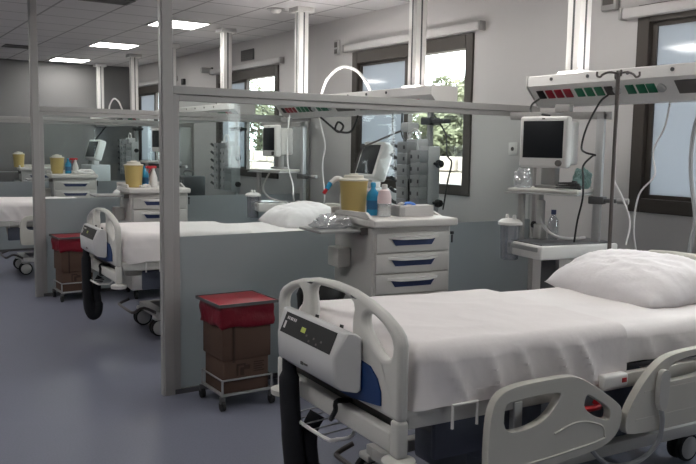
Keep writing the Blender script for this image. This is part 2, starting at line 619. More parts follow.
def tree(loc, h, rad, n, label, m='leaf', seed=1):
    rnd = random.Random(seed)
    t = thing('tree', label, 'tree', loc, 0, 'trees outside the windows')
    mb = MB()
    mb.tube([(0, 0, 0), (0.05, 0.08, h*0.25), (-0.05, 0.0, h*0.5), (0.0, 0.1, h*0.8)], [0.12]*5+[0.08]*5+[0.04]*9, 7, 4)
    for k in range(7):
        a = k*2.4
        z = h*(0.28+0.07*k)
        mb.tube([(0, 0, z), (math.cos(a)*rad*0.4, math.sin(a)*rad*0.4, z+0.3), (math.cos(a)*rad*0.8, math.sin(a)*rad*0.8, z+0.5)], 0.03, 5, 2)
    mb.build('trunk', 'bark', t)
    bm = bmesh.new()
    for c in range(46):
        d = Vector((rnd.gauss(0, 1), rnd.gauss(0, 1), rnd.gauss(0, 1))).normalized()*rnd.uniform(0.35, 1.0)
        cc = Vector((d.x*rad, d.y*rad, h*0.6+d.z*h*0.42))
        cr = rad*rnd.uniform(0.22, 0.4)
        for _ in range(n//46):
            q = Vector((rnd.gauss(0, 1), rnd.gauss(0, 1), rnd.gauss(0, 1))).normalized()*cr*rnd.uniform(0.5, 1)
            p = cc+q
            u = Vector((rnd.gauss(0, 1), rnd.gauss(0, 1), rnd.gauss(0, 1))).normalized()
            v = u.orthogonal().normalized()
            l = rnd.uniform(0.06, 0.13)
            vs = [bm.verts.new(p+u*l), bm.verts.new(p+v*l*0.5), bm.verts.new(p-u*l), bm.verts.new(p-v*l*0.5)]
            bm.faces.new(vs)
    me = bpy.data.meshes.new('foliage')
    bm.to_mesh(me)
    bm.free()
    me.materials.append(MATS[m])
    o = bpy.data.objects.new('foliage', me)
    COL.objects.link(o)
    o.parent = t
    return t


tree((14.9, 17.5, -0.5), 4.0, 1.25, 14000, 'grey green tree right outside the clear pane of the big window', 'leaf', 3)
tree((17.6, 20.3, -0.5), 4.4, 1.35, 14000, 'darker bushy tree behind the other one outside the big window', 'leaf_dark', 5)
tree((14.7, 15.9, -0.5), 3.0, 0.9, 9000, 'low shrubby tree seen past the pump stack in the big window', 'leaf', 8)
tree((15.0, 30.0, -0.5), 4.6, 1.5, 5000, 'tree seen through the narrow clear pane of the third window', 'leaf_dark', 11)

# ------------------------------------------------------------------ glass partitions
PX0, PX1 = 1.71, XW-0.004
PY = [4.744, 4.744+BAY, 4.744+2*BAY]
PLAB = ['nearest glass partition with aluminium frame, frosted below, in front of the second bed',
        'middle glass partition with aluminium frame, between the second and third beds',
        'farthest glass partition, its rail just visible before the back wall']
PLAB = ['aluminium framed glass partition beside the first bed, frosted lower half, with red-lidded bin in front',
        'aluminium framed glass partition between second and third beds, post at its end',
        'aluminium framed glass partition closest to the back wall, only its rail and frosted edge seen']
for y, lab in zip(PY, PLAB):
    t = thing('glass_partition', lab, 'partition', (PX0, y, 0), 0, 'glass partitions between the beds')
    t['kind'] = 'thing'
    L = PX1-PX0
    mb = MB()
    mb.box(0, 0.068, 0, 0.07, 0, CZ-0.001, 0.004)
    mb.box(-0.006, 0.004, 0.012, 0.058, 0.0, CZ-0.001)
    p = mb.build('post', 'alu', t, smooth=False)
    mb = MB()
    mb.box(0.068, L, 0.0, 0.06, 1.905, 1.955, 0.003)
    mb.build('top_rail', 'alu', t, smooth=False)
    mb = MB()
    mb.box(0.068, 0.108, 0.008, 0.052, 0.03, 1.90)
    mb.box(0.108, L, 0.008, 0.052, 1.865, 1.902)
    mb.box(L-0.04, L, 0.008, 0.052, 0.03, 1.865)
    mb.build('pane_frame', 'alu', t, smooth=False, bev=0.003)
    MB().box(0.068, L, 0.005, 0.055, 0.0, 0.032).build('bottom_rail', 'alu_dark', t, smooth=False)
    MB().box(0.108, L-0.04, 0.026, 0.034, 1.014, 1.865).build('clear_pane', 'clear_glass', t, smooth=False)
    MB().box(0.108, L-0.04, 0.026, 0.034, 0.032, 1.014).build('frosted_pane', 'frosted_glass', t, smooth=False)

# ------------------------------------------------------------------ ceiling-hung supply units
SLOPE = math.atan2(0.135, 0.12)


def add_socket(parent, y, m, plug=False):
    # on the sloping lower face of the beam
    R = Matrix.Translation((0.050, y, 1.979)) @ Matrix.Rotation(SLOPE, 4, 'Y')
    mb = MB()
    mb.box(-0.034, 0.034, -0.031, 0.031, -0.006, 0.006, 0.003, mtx=R)
    return mb.build('socket', m, parent)


def make_pendant(label):
    t = thing('supply_beam', label, 'medical supply unit', (4.12, 0, 0), 0, 'ceiling-hung supply beams over the beds')
    y0, y1 = 1.365, 4.07
    prof = [(0, 2.105), (0.0, 2.035), (0.12, 1.90), (0.27, 1.90), (0.27, 2.105)]
    mb = MB()
    mb.prism(prof, y1-y0, lambda a, b, d: Vector((a, y0+d, b)))
    b = mb.build('beam', 'pylon_white', t, smooth=False, bev=0.006)
    mb = MB()
    for e in (y0, y1):
        mb.prism([(-.004, 2.109), (-.004, 2.033), (0.118, 1.896), (0.274, 1.896), (0.274, 2.109)], 0.012, lambda a, bb, d: Vector((a, e+(d if e > 2 else -d), bb)))
    mb.build('end_cap', 'white_metal', b, smooth=False)
    # sockets, outlets
    for y, m in [(4.00, 'socket_black'), (3.92, 'socket_red'), (3.84, 'socket_red'), (3.76, 'socket_red'), (3.66, 'socket_green'), (3.58, 'socket_green'), (3.50, 'socket_green'), (3.42, 'socket_black'), (3.26, 'socket_green'), (3.18, 'socket_green'), (3.11, 'socket_green'), (1.6, 'socket_red'), (1.68, 'socket_red'), (1.76, 'socket_green'), (1.84, 'socket_green'), (1.92, 'socket_green')]:
        add_socket(b, y-0.02, m)
    for y in (3.34, 3.02):
        R = Matrix.Translation((0.05, y, 1.979)) @ Matrix.Rotation(SLOPE, 4, 'Y')
        mb = MB()
        mb.lathe([(0.03, 0.004), (0.028, -0.012), (0.014, -0.02)], n=14)
        for v in mb.bm.verts:
            v.co = R @ v.co
        mb.build('gas_outlet', 'steel', b)
    for yc in (2.76, 2.36):
        R = Matrix.Translation((0.052, yc, 1.977)) @ Matrix.Rotation(SLOPE, 4, 'Y')
        MB().box(-0.048, 0.048, -0.16, 0.16, -0.004, 0.004, 0.002, mtx=R).build('light_window', 'vent_dark', b)
    for i in range(7):
        y = 3.95-i*0.31
        MB().lathe([(0.012, -0.006), (0.012, 0.002)], (0, y-0.1, 2.075), 10, 'x').build('screw', 'alu_dark', b)
    MB().box(0.03, 0.075, 1.5, 3.95, 2.1052, 2.1066).build('uplight', 'uplight', b, smooth=False)
    for yp in (3.745, 1.77):
        mb = MB()
        s = 0.055
        mb.box(0.13-s, 0.13+s, yp-s, yp+s, 2.105, CZ-0.03, 0.004)
        p = mb.build('pylon', 'pylon_white', t)
        p['near'] = 1 if yp < 3 else 0
        mb = MB()
        mb.box(0.13-s-0.002, 0.13-s+0.001, yp-0.008, yp+0.008, 2.13, CZ-0.03)
        mb.box(0.13-0.008, 0.13+0.008, yp-s-0.002, yp-s+0.001, 2.13, CZ-0.03)
        mb.build('groove', 'alu_dark', p, smooth=False)
        mb = MB()
        mb.box(0.13-0.09, 0.13+0.09, yp-0.09, yp+0.09, 2.1055, 2.13, 0.003)
        mb.build('base_plate', 'pylon_white', p)
        MB().box(0.13-0.10, 0.13+0.10, yp-0.10, yp+0.10, CZ-0.05, CZ-0.001, 0.003).build('ceiling_plate', 'pylon_white', p)
    return t


def shift_pylons(t, near, far):
    for c in kids(t):
        if c.name.startswith('pylon'):
            c.location.y += near if c['near'] else far


pend = make_pendant('white supply beam with red and green sockets hung above the large monitor and first bed')
pb2 = dup(pend, (4.12, BAY, 0), 0, 'white supply beam crossing the big window above the second bed, two pylons to the ceiling')
pb3 = dup(pend, (4.12, 2*BAY, 0), 0, 'white supply beam above the third bed, seen through the first clear pane')
pb4 = dup(pend, (4.12, 3*BAY-0.08, 0), 0, 'small white supply beam by the back wall, white hose arching over it')

for pb in (pb3, pb4):
    for c in kids(pb):
        for g in kids(c):
            if g.name.startswith('uplight'):
                bpy.data.objects.remove(g, do_unlink=True)
shift_pylons(pb2, -0.04, 0.0)
shift_pylons(pb3, 0.13, 0.1)
shift_pylons(pb4, 0.11, 0.12)

# hoses arching over two beams
for dy, lab in ((0, 'white hose arching above the beam in front of the big window'), (2*BAY, 'white hose arching above the beam by the back wall')):
    o = MB().tube([(4.28, 7.16+dy, 2.112), (4.26, 7.0+dy, 2.28), (4.25, 6.72+dy, 2.375), (4.25, 6.45+dy, 2.32), (4.25, 6.27+dy, 2.19), (4.26, 6.22+dy, 2.112)], 0.014, 8, 6).build('hose', 'cable_white')
    tag(o, lab, 'hose', 'white hoses arching over the beams')


# ------------------------------------------------------------------ equipment carriage (pole, shelf, table) under a beam
def make_carriage(label):
    t = thing('equipment_carriage', label, 'equipment stand', (4.20, 3.48, 0), 0.4, 'equipment carriages under the beams')
    mb = MB()
    mb.box(-0.025, 0.025, -0.025, 0.025, 0.90, 1.84, 0.004)
    mb.build('pole', 'steel', t)
    mb = MB()
    mb.box(-0.025, 0.025, -0.025, 0.62, 1.80, 1.85, 0.004)
    mb.box(-0.04, 0.04, 0.20, 0.30, 1.85, 1.899, 0.004)
    mb.box(-0.012, 0.012, -0.065, -0.026, 1.80, 1.85, 0.004)
    mb.build('arm', 'alu', t)
    # upper shelf with clamp
    mb = MB()
    mb.box(-0.31, 0.10, 0.035, 0.50, 1.325, 1.345, 0.006)
    sh = mb.build('shelf', 'plastic_grey', t)
    MB().box(-0.325, 0.11, 0.03, 0.515, 1.31, 1.322, 0.004).build('shelf_rail', 'steel', sh)
    mb = MB()
    mb.box(-0.045, 0.045, -0.05, 0.05, 1.25, 1.30, 0.008)
    mb.box(-0.04, 0.04, -0.13, -0.05, 1.262, 1.288, 0.008)
    mb.build('clamp', 'alu_dark', t)
    mb = MB()
    mb.lathe([(0.02, -0.2), (0.02, -0.13)], (0, 0, 1.275), 10, 'y')
    mb.build('clamp_knob', 'alu', t)
    # side post carrying the table
    MB().box(-0.25, -0.21, 0.41, 0.45, 0.99, 1.31, 0.004).build('side_post', 'alu', t)
    # lower table, rim around a dark top
    mb = MB()
    RT = Matrix.Translation((-0.10, 0.19, 0)) @ Matrix.Rotation(math.radians(-32), 4, 'Z')
    a0, a1, b0, b1 = -0.31, 0.31, -0.185, 0.185
    mb.box(a0, a1, b0, b1, 0.905, 0.995, 0.012, 3, mtx=RT)
    tb = mb.build('table', 'plastic_white', t)
    MB().box(a0+0.02, a1-0.02, b0+0.02, b1-0.02, 0.992, 1.003, 0.003, mtx=RT).build('table_mat', 'table_dark', tb)
    MB().box(a0-0.012, a0-0.002, b0+0.03, b1-0.03, 0.955, 0.985, 0.003, mtx=RT).build('table_rail', 'steel', tb)
    MB().box(-0.18, -0.10, 0.20, 0.30, 0.02, 0.905, 0.006).build('column', 'alu_dark', t)
    mb = MB()
    mb.box(-0.42, 0.12, 0.15, 0.35, 0.0, 0.05, 0.01)
    mb.build('foot', 'alu_dark', t)
    return t


car = make_carriage('grey equipment stand with shelf and table carrying the large monitor beside the first bed')
car2 = dup(car, (4.20, 3.60+BAY, 0), 0.3, 'grey equipment stand beyond the first clear pane, pole beside the second bed pillow')
car3 = dup(car, (4.20, 3.48+2*BAY, 0), 0.3, 'grey equipment stand beside the third bed, half hidden by the first post')


def make_monitor(label, loc, rz):
    t = thing('patient_monitor', label, 'monitor', loc, rz, 'patient monitors on the shelves')
    # local: front faces -x, width along y
    mb = MB()
    mb.box(-0.02, 0.05, -0.172, 0.172, 0.135, 0.47, 0.018, 3)
    b = mb.build('front_frame', 'plastic_white', t)
    MB().box(-0.024, -0.016, -0.142, 0.142, 0.200, 0.44, 0.002).build('screen', 'screen_dark', b)
    MB().lathe([(0.02, -0.035), (0.022, -0.02)], (0, -0.118, 0.168), 16, 'x').build('knob', 'vent_dark', b)
    MB().box(-0.023, -0.019, -0.01, 0.01, 0.450, 0.458, 0.001).build('indicator', 'vent_dark', b)
    mb = MB()
    mb.box(0.05, 0.20, -0.15, 0.15, 0.155, 0.44, 0.02, 3)
    mb.build('housing', 'plastic_white', t)
    mb = MB()
    mb.box(0.04, 0.18, -0.08, 0.08, 0.002, 0.022, 0.004)
    mb.box(0.07, 0.14, -0.05, 0.05, 0.02, 0.165, 0.004)
    mb.build('stand', 'alu', t)
    return t


def on_car(c, x, y, z):
    a = c.rotation_euler.z
    return (c.location.x+x*math.cos(a)-y*math.sin(a), c.location.y+x*math.sin(a)+y*math.cos(a), z)


mon = make_monitor('large white patient monitor with dark blank screen under the socket beam', on_car(car, -0.17, 0.315, 1.345), 0.28)
dup(mon, on_car(car2, -0.13, 0.36, 1.345), -0.05, 'white patient monitor with dark screen against the third window')
dup(mon, on_car(car3, -0.16, 0.25, 1.345), 0.1, 'white patient monitor half hidden at the first post edge, in the third bed bay')


def make_suction(label, loc, rz=0):
    t = thing('suction_jar', label, 'suction jar', loc, rz, 'suction jars')
    MB().lathe([(0.045, -0.24), (0.058, -0.235), (0.066, -0.02), (0.066, 0.0)], n=20).build('jar', 'jar_plastic', t)
    MB().lathe([(0.083, -0.005), (0.083, 0.012), (0.06, 0.03), (0.02, 0.036)], n=20).build('lid', 'plastic_white', t)
    for s in (-1, 1):
        MB().lathe([(0.014, 0.025), (0.012, 0.055), (0.008, 0.062)], (0, s*0.033, 0), 10).build('port', 'plastic_white', t)
    MB().box(-0.03, 0.10, -0.012, 0.012, -0.02, -0.005, 0.003).build('bracket', 'steel', t)
    return t


suc = make_suction('smoky suction jar with white lid hooked beside the table of the stand', (3.775, 3.835, 1.105))
dup(suc, (3.76, 3.9+BAY, 1.06), 0, 'smoky suction jar with white lid on the stand beyond the second pillow')

# things on the first carriage
t = thing('flow_meter', 'white oxygen flow unit standing on the dark table below the monitor', 'flow meter', on_car(car, -0.10, 0.345, 1.003))
mb = MB(); mb.box(-0.03, 0.03, -0.035, 0.035, 0, 0.10, 0.008); mb.box(-0.02, 0.02, -0.025, 0.025, 0.10, 0.26, 0.008); mb.build('body', 'plastic_white', t)
MB().lathe([(0.016, 0.26), (0.016, 0.30), (0.008, 0.305)], n=12).build('valve', 'steel', t)
MB().lathe([(0.02, -0.065), (0.024, -0.05), (0.024, -0.035)], (0, 0.1, 0.09), 12, 'y').build('knob', 'black', t)
t = thing('medicine_bottle', 'small clear bottle with dark blue cap on the dark table', 'bottle', on_car(car, -0.10, 0.255, 1.003))
MB().lathe([(0.03, 0), (0.033, 0.02), (0.033, 0.13), (0.013, 0.16), (0.013, 0.175)], n=16).build('bottle', 'clear_plastic', t)
MB().lathe([(0.017, 0.17), (0.017, 0.20)], n=14).build('cap', 'navy_recess', t)


def crumple(name, m, size, loc, seed, label, cat, group=None, rz=0):
    bm = bmesh.new()
    bmesh.ops.create_icosphere(bm, subdivisions=4, radius=1)
    for v in bm.verts:
        p = v.co.copy()
        d = 1+0.35*noise.noise(p*1.7+Vector((seed, 0, 0)))+0.30*abs(noise.noise(p*4+Vector((0, seed, 0))))-0.12
        q = Vector((p.x*size[0]*d, p.y*size[1]*d, p.z*size[2]*d))
        q.z = max(q.z, -size[2]*0.62)+size[2]*0.62
        v.co = q
    me = bpy.data.meshes.new(name)
    bm.to_mesh(me); bm.free()
    me.materials.append(MATS[m])
    o = bpy.data.objects.new(name, me)
    COL.objects.link(o)
    o.location = loc
    o.rotation_euler = (0, 0, rz)
    return tag(o, label, cat, group)


crumple('plastic_bag', 'clear_plastic', (0.06, 0.055, 0.085), on_car(car, -0.22, 0.43, 1.346), 2.1, 'crumpled clear plastic bag on the shelf under the monitor, at its far end', 'bag')
crumple('tubing_bag', 'teal_bag', (0.07, 0.055, 0.085), on_car(car, 0.0, 0.11, 1.346), 5.3, 'pale green tubing bag on the shelf under the monitor beside the pole', 'bag')
cc = on_car(car, -0.235, 0.115, 1.352)
o = MB().tube([(0.075*math.cos(a)*(1-0.006*k)+0.01*math.sin(k), 0.055*math.sin(a)+0.001*k, 0.0018*k) for k, a in enumerate([i*PI/4 for i in range(26)])], 0.006, 6, 3).build('coiled_cable', 'cable_black')
o.location = cc
o.rotation_euler.z = -0.5
tag(o, 'coil of black cable lying on the shelf under the monitor', 'cable')


def cable(name, pts, r, m, label, cat='cable', group=None, smooth=6):
    o = MB().tube(pts, r, 7, smooth).build(name, m)
    return tag(o, label, cat, group)


cable('power_cable', [(4.155, 3.40, 1.95), (4.08, 3.40, 1.90), (4.02, 3.44, 1.75), (4.0, 3.46, 1.62), (3.97, 3.40, 1.585), (3.99, 3.34, 1.57), (4.03, 3.40, 1.56), (4.0, 3.44, 1.50), (3.96, 3.40, 1.42), (3.94, 3.38, 1.3), (3.97, 3.44, 1.15), (3.96, 3.45, 1.012)], 0.0065, 'cable_black', 'black cable hanging from the beam down past the monitor to the dark table')
cable('monitor_cable', [(4.155, 3.985, 1.95), (4.10, 4.0, 1.91), (4.08, 3.99, 1.86), (4.06, 3.93, 1.835), (4.03, 3.84, 1.835), (4.0, 3.74, 1.822)], 0.007, 'cable_black', 'short black cable from the first socket to the top of the large monitor')
cable('oxygen_tube', [(4.16, 3.34, 1.94), (4.14, 3.33, 1.7), (4.15, 3.33, 1.45), (4.22, 3.30, 1.3), (4.24, 3.25, 1.15), (4.2, 3.24, 1.006)], 0.006, 'cable_white', 'thin white tube hanging beside the grey pole')
cable('signal_cable', [(4.30, 3.05, 1.90), (4.33, 3.10, 1.75), (4.34, 3.18, 1.6), (4.34, 3.16, 1.45), (4.33, 3.26, 1.32), (4.32, 3.28, 1.1), (4.33, 3.25, 0.85), (4.32, 3.28, 0.3), (4.30, 3.3, 0.012)], 0.006, 'cable_white', 'thin white cable hanging behind the grey drip pole')
cable('corrugated_hose', [(4.30, 2.80, 1.90), (4.28, 2.86, 1.75), (4.28, 2.87, 1.5), (4.28, 2.82, 1.2), (4.28, 2.84, 1.05), (4.28, 2.9, 0.6), (4.28, 2.92, 0.3)], 0.013, 'hose_grey', 'grey hose hanging in front of the near window from the beam')
cable('breathing_tube', [on_car(car, -0.14, 0.33, 1.15), on_car(car, -0.19, 0.27, 1.08), on_car(car, -0.18, 0.20, 1.035), on_car(car, -0.08, 0.12, 1.018), on_car(car, 0.05, 0.09, 1.017)], 0.010, 'cable_white', 'white tube curving from the flow unit across the dark table')

# ------------------------------------------------------------------ drip pole standing in the first bed's head corner
t = thing('drip_pole', 'grey metal drip pole with four hooks rising behind the first bed pillow', 'drip pole', (3.85, 3.085, 0.60))
t['kind'] = 'thing'
mb = MB(); mb.tube([(0, 0, 0), (0, 0, 1.46)], 0.012, 12, 0); mb.build('pole', 'iron_grey', t)
for a in (0, 1):
    d = Vector((0.72, -0.69, 0)) if a == 0 else Vector((0.69, 0.72, 0))
    for s in (-1, 1):
        MB().tube([Vector((0, 0, 1.445)), d*s*0.05+Vector((0, 0, 1.452)), d*s*0.085+Vector((0, 0, 1.44)), d*s*0.10+Vector((0, 0, 1.425)), d*s*0.118+Vector((0, 0, 1.432)), d*s*0.118+Vector((0, 0, 1.455))], 0.0065, 8, 4).build('hook', 'iron_grey', t)
MB().lathe([(0.022, -0.06), (0.022, 0.10)], n=14).build('socket', 'alu_dark', t)


# ------------------------------------------------------------------ infusion pump stacks, ventilators
def make_stack(label, loc, rz=0):
    t = thing('infusion_pump_stack', label, 'infusion pumps', loc, rz, 'infusion pump stacks hung on poles')
    # local: front to -x, z from 0 (hanging body base)
    MB().box(0.10, 0.14, -0.02, 0.02, -0.2, 0.90, 0.004).build('pole', 'steel', t)
    mb = MB()
    mb.box(-0.03, 0.09, -0.02, 0.13, 0.0, 0.62, 0.01)
    mb.box(-0.03, 0.09, -0.18, -0.04, 0.0, 0.56, 0.01)
    d = mb.build('dock', 'pump_grey', t)
    MB().tube([(0.03, 0.02, 0.615), (0.03, 0.03, 0.67), (0.03, 0.09, 0.70), (0.03, 0.15, 0.67), (0.03, 0.16, 0.615)], 0.01, 8, 4).build('handle', 'plastic_white', t)
    for k in range(6):
        z = 0.03+k*0.095
        p = MB().box(-0.13, -0.031, -0.01, 0.12, z, z+0.092, 0.003).build('pump', 'pump_mid', t)
        MB().box(-0.134, -0.128, 0.015, 0.035, z+0.03, z+0.06, 0.002).build('display', 'pump_dark', p)
        MB().tube([(-0.09, 0.12, z+0.05), (-0.10, 0.19, z+0.055), (-0.13, 0.21, z+0.085)], 0.015, 7, 3).build('lever', 'pump_dark', p)
    for k in range(5):
        z = 0.03+k*0.10
        p = MB().box(-0.12, -0.031, -0.175, -0.05, z, z+0.097, 0.003).build('pump', 'pump_mid', t)
        MB().box(-0.124, -0.118, -0.075, -0.055, z+0.03, z+0.06, 0.002).build('display', 'pump_dark', p)
        MB().box(-0.124, -0.118, -0.165, -0.150, z+0.03, z+0.06, 0.002).build('display', 'pump_dark', p)
    for z in (0.10, 0.42):
        MB().lathe([(0.028, -0.27), (0.034, -0.25), (0.034, -0.23), (0.012, -0.225), (0.012, -0.18)], (0.03, 0, z), 12, 'y').build('knob', 'black', t)
    MB().box(0.06, 0.18, -0.06, 0.06, 0.74, 0.80, 0.01).build('clamp', 'pump_dark', t)
    MB().box(0.08, 0.16, -0.22, -0.06, 0.75, 0.785, 0.008).build('crossbar', 'pump_dark', t)
    return t


stk = make_stack('tall stack of grey infusion pumps in front of the big window', (4.10, 5.27, 1.05))
dup(stk, (4.10, 5.27+BAY+0.04, 1.02), 0, 'tall stack of grey infusion pumps seen between the first post and third window')
dup(stk, (4.10, 5.27+2*BAY+0.1, 1.06), 0, 'small stack of grey infusion pumps seen above the yellow bin on the second cart')


def make_ventilator(label, loc, rz=0):
    t = thing('ventilator', label, 'ventilator', loc, rz, 'ventilators')
    mb = MB()
    mb.box(-0.22, 0.22, -0.22, 0.22, 0.09, 0.13, 0.012)
    mb.build('base', 'pump_grey', t)
    for sx in (-1, 1):
        for sy in (-1, 1):
            MB().lathe([(0.02, -0.018), (0.045, -0.015), (0.045, 0.015), (0.02, 0.018)], (sx*0.19, sy*0.19, 0.045), 14, 'y').build('caster', 'rubber', t)
    MB().box(-0.06, 0.06, -0.06, 0.06, 0.13, 0.80, 0.01).build('column', 'pump_grey', t)
    mb = MB()
    mb.box(-0.19, 0.19, -0.20, 0.20, 0.80, 1.20, 0.02, 3)
    b = mb.build('cabinet', 'pump_grey', t)
    MB().box(-0.196, -0.188, -0.16, 0.16, 0.86, 0.97, 0.004).build('connector_panel', 'pump_dark', b)
    MB().box(-0.05, 0.05, -0.05, 0.05, 1.20, 1.32, 0.012).build('neck', 'plastic_white', t)
    R = Matrix.Translation((-0.02, 0, 1.46)) @ Matrix.Rotation(0.0, 4, 'Z') @ Matrix.Rotation(math.radians(18), 4, 'Y')
    h = MB().box(-0.05, 0.09, -0.21, 0.21, -0.18, 0.19, 0.025, 3, mtx=R).build('screen_head', 'plastic_white', t)
    MB().box(-0.056, -0.046, -0.17, 0.17, -0.14, 0.15, 0.003, mtx=R).build('screen', 'screen_dark', h)
    return t


ven = make_ventilator('ventilator with tilted dark screen behind the yellow bin and bottles', (4.40, 6.34, 0), -0.12)
dup(ven, (4.0, 14.62, 0), 0.2, 'small ventilator with tilted dark screen near the back wall, above the third cart')
t = thing('support_arm', 'thin jointed grey tube support arm in front of the big window', 'support arm', (4.10, 5.42, 1.05))
MB().tube([(0.06, 0.05, 0.72), (0.02, 0.25, 0.66), (0.0, 0.62, 0.56), (0.0, 0.68, 0.55)], 0.009, 7, 1).build('upper_arm', 'iron_grey', t)
MB().tube([(0.0, 0.68, 0.55), (0.0, 0.80, 0.36), (0.0, 0.84, 0.25)], 0.009, 7, 1).build('lower_arm', 'iron_grey', t)
MB().lathe([(0.02, 0.53), (0.02, 0.575)], (0, 0.68, 0), 10).build('joint', 'alu_dark', t)
MB().box(0.0, 0.12, 0.0, 0.10, 0.68, 0.76, 0.01).build('clamp', 'pump_grey', t)
MB().box(-0.03, 0.04, 0.80, 0.90, 0.20, 0.27, 0.01).build('holder', 'pump_dark', t)

cable('pump_cable', [(4.26, 5.72, 1.899), (4.2, 5.64, 1.82), (4.1, 5.5, 1.70), (4.05, 5.35, 1.60), (4.0, 5.28, 1.4), (4.0, 5.25, 1.2), (4.0, 5.25, 1.02)], 0.008, 'cable_black', 'black cable slanting down across the pump stack by the big window')
cable('pump_cable', [(4.25, 5.85, 1.90), (4.27, 5.87, 1.75), (4.27, 5.83, 1.5), (4.27, 5.78, 1.21)], 0.010, 'hose_grey', 'dark grey hose hanging between the ventilator screen and the pump stack', 'hose')
cable('pump_cable', [(4.26, 5.3, 1.899), (4.2, 5.05, 1.72), (4.15, 4.96, 1.55), (4.15, 4.90, 1.49), (4.15, 4.92, 1.40), (4.2, 5.0, 1.33), (4.15, 4.99, 1.1)], 0.007, 'cable_black', 'black cable looping out beside the pump stack in front of the clear window pane')
cable('looped_cable', [(4.3, 7.2, 1.90), (4.28, 6.95, 1.80), (4.28, 6.80, 1.74), (4.28, 6.72, 1.80), (4.28, 6.82, 1.84), (4.28, 6.86, 1.76), (4.28, 6.6, 1.74), (4.28, 6.48, 1.86), (4.28, 6.46, 1.90)], 0.011, 'cable_black', 'black cable looped below the second beam against the wall')
cable('iv_tube', [(4.1, 7.5, 1.92), (4.05, 7.45, 1.7), (4.0, 7.35, 1.4), (3.95, 7.15, 1.2), (3.9, 7.05, 1.1), (3.95, 7.1, 1.004)], 0.008, 'cable_white', 'white tube slanting down beside the pole by the second pillow')
cable('iv_tube', [(4.25, 7.15, 1.9), (4.22, 7.05, 1.8), (4.24, 7.0, 1.6), (4.24, 7.05, 1.4), (4.24, 7.0, 1.1), (4.24, 7.02, 1.004)], 0.008, 'cable_white', 'white tube hanging on the near side of the pole by the second pillow')
cable('iv_tube', [(4.0, 7.75, 1.32), (3.9, 7.72, 1.15), (3.9, 7.6, 1.05), (3.9, 7.35, 1.02), (3.92, 7.2, 1.012)], 0.010, 'cable_white', 'white tube drooping from the shelf to the table behind the second pillow')
cable('drip_tube', [(4.28, 14.9, 1.899), (4.1, 15.05, 1.6), (4.02, 15.0, 1.35), (3.95, 14.9, 1.202)], 0.012, 'cable_black', 'dark tube hanging near the back wall beside the small ventilator')


t = thing('suction_pump', 'dark grey pump case on a stand beside the third bed, seen through glass', 'suction pump', (4.05, 10.25, 0))
MB().box(-0.16, 0.16, -0.20, 0.20, 0.86, 1.17, 0.015, 3).build('case', 'pump_dark', t)
MB().box(-0.168, -0.158, -0.16, 0.16, 0.93, 1.12, 0.004).build('front_panel', 'alu_dark', t)
MB().tube([(0.0, -0.14, 1.165), (0.0, -0.14, 1.23), (0.0, 0.14, 1.23), (0.0, 0.14, 1.165)], 0.012, 8, 3).build('handle', 'alu_dark', t)
MB().lathe([(0.025, -0.185), (0.028, -0.168)], (0, 0.08, 1.03), 14, 'x').build('gauge', 'plastic_white', t)
MB().box(-0.03, 0.03, -0.03, 0.03, 0.06, 0.86, 0.004).build('column', 'alu', t)
MB().box(-0.20, 0.20, -0.20, 0.20, 0.0, 0.06, 0.015).build('base', 'alu_dark', t)

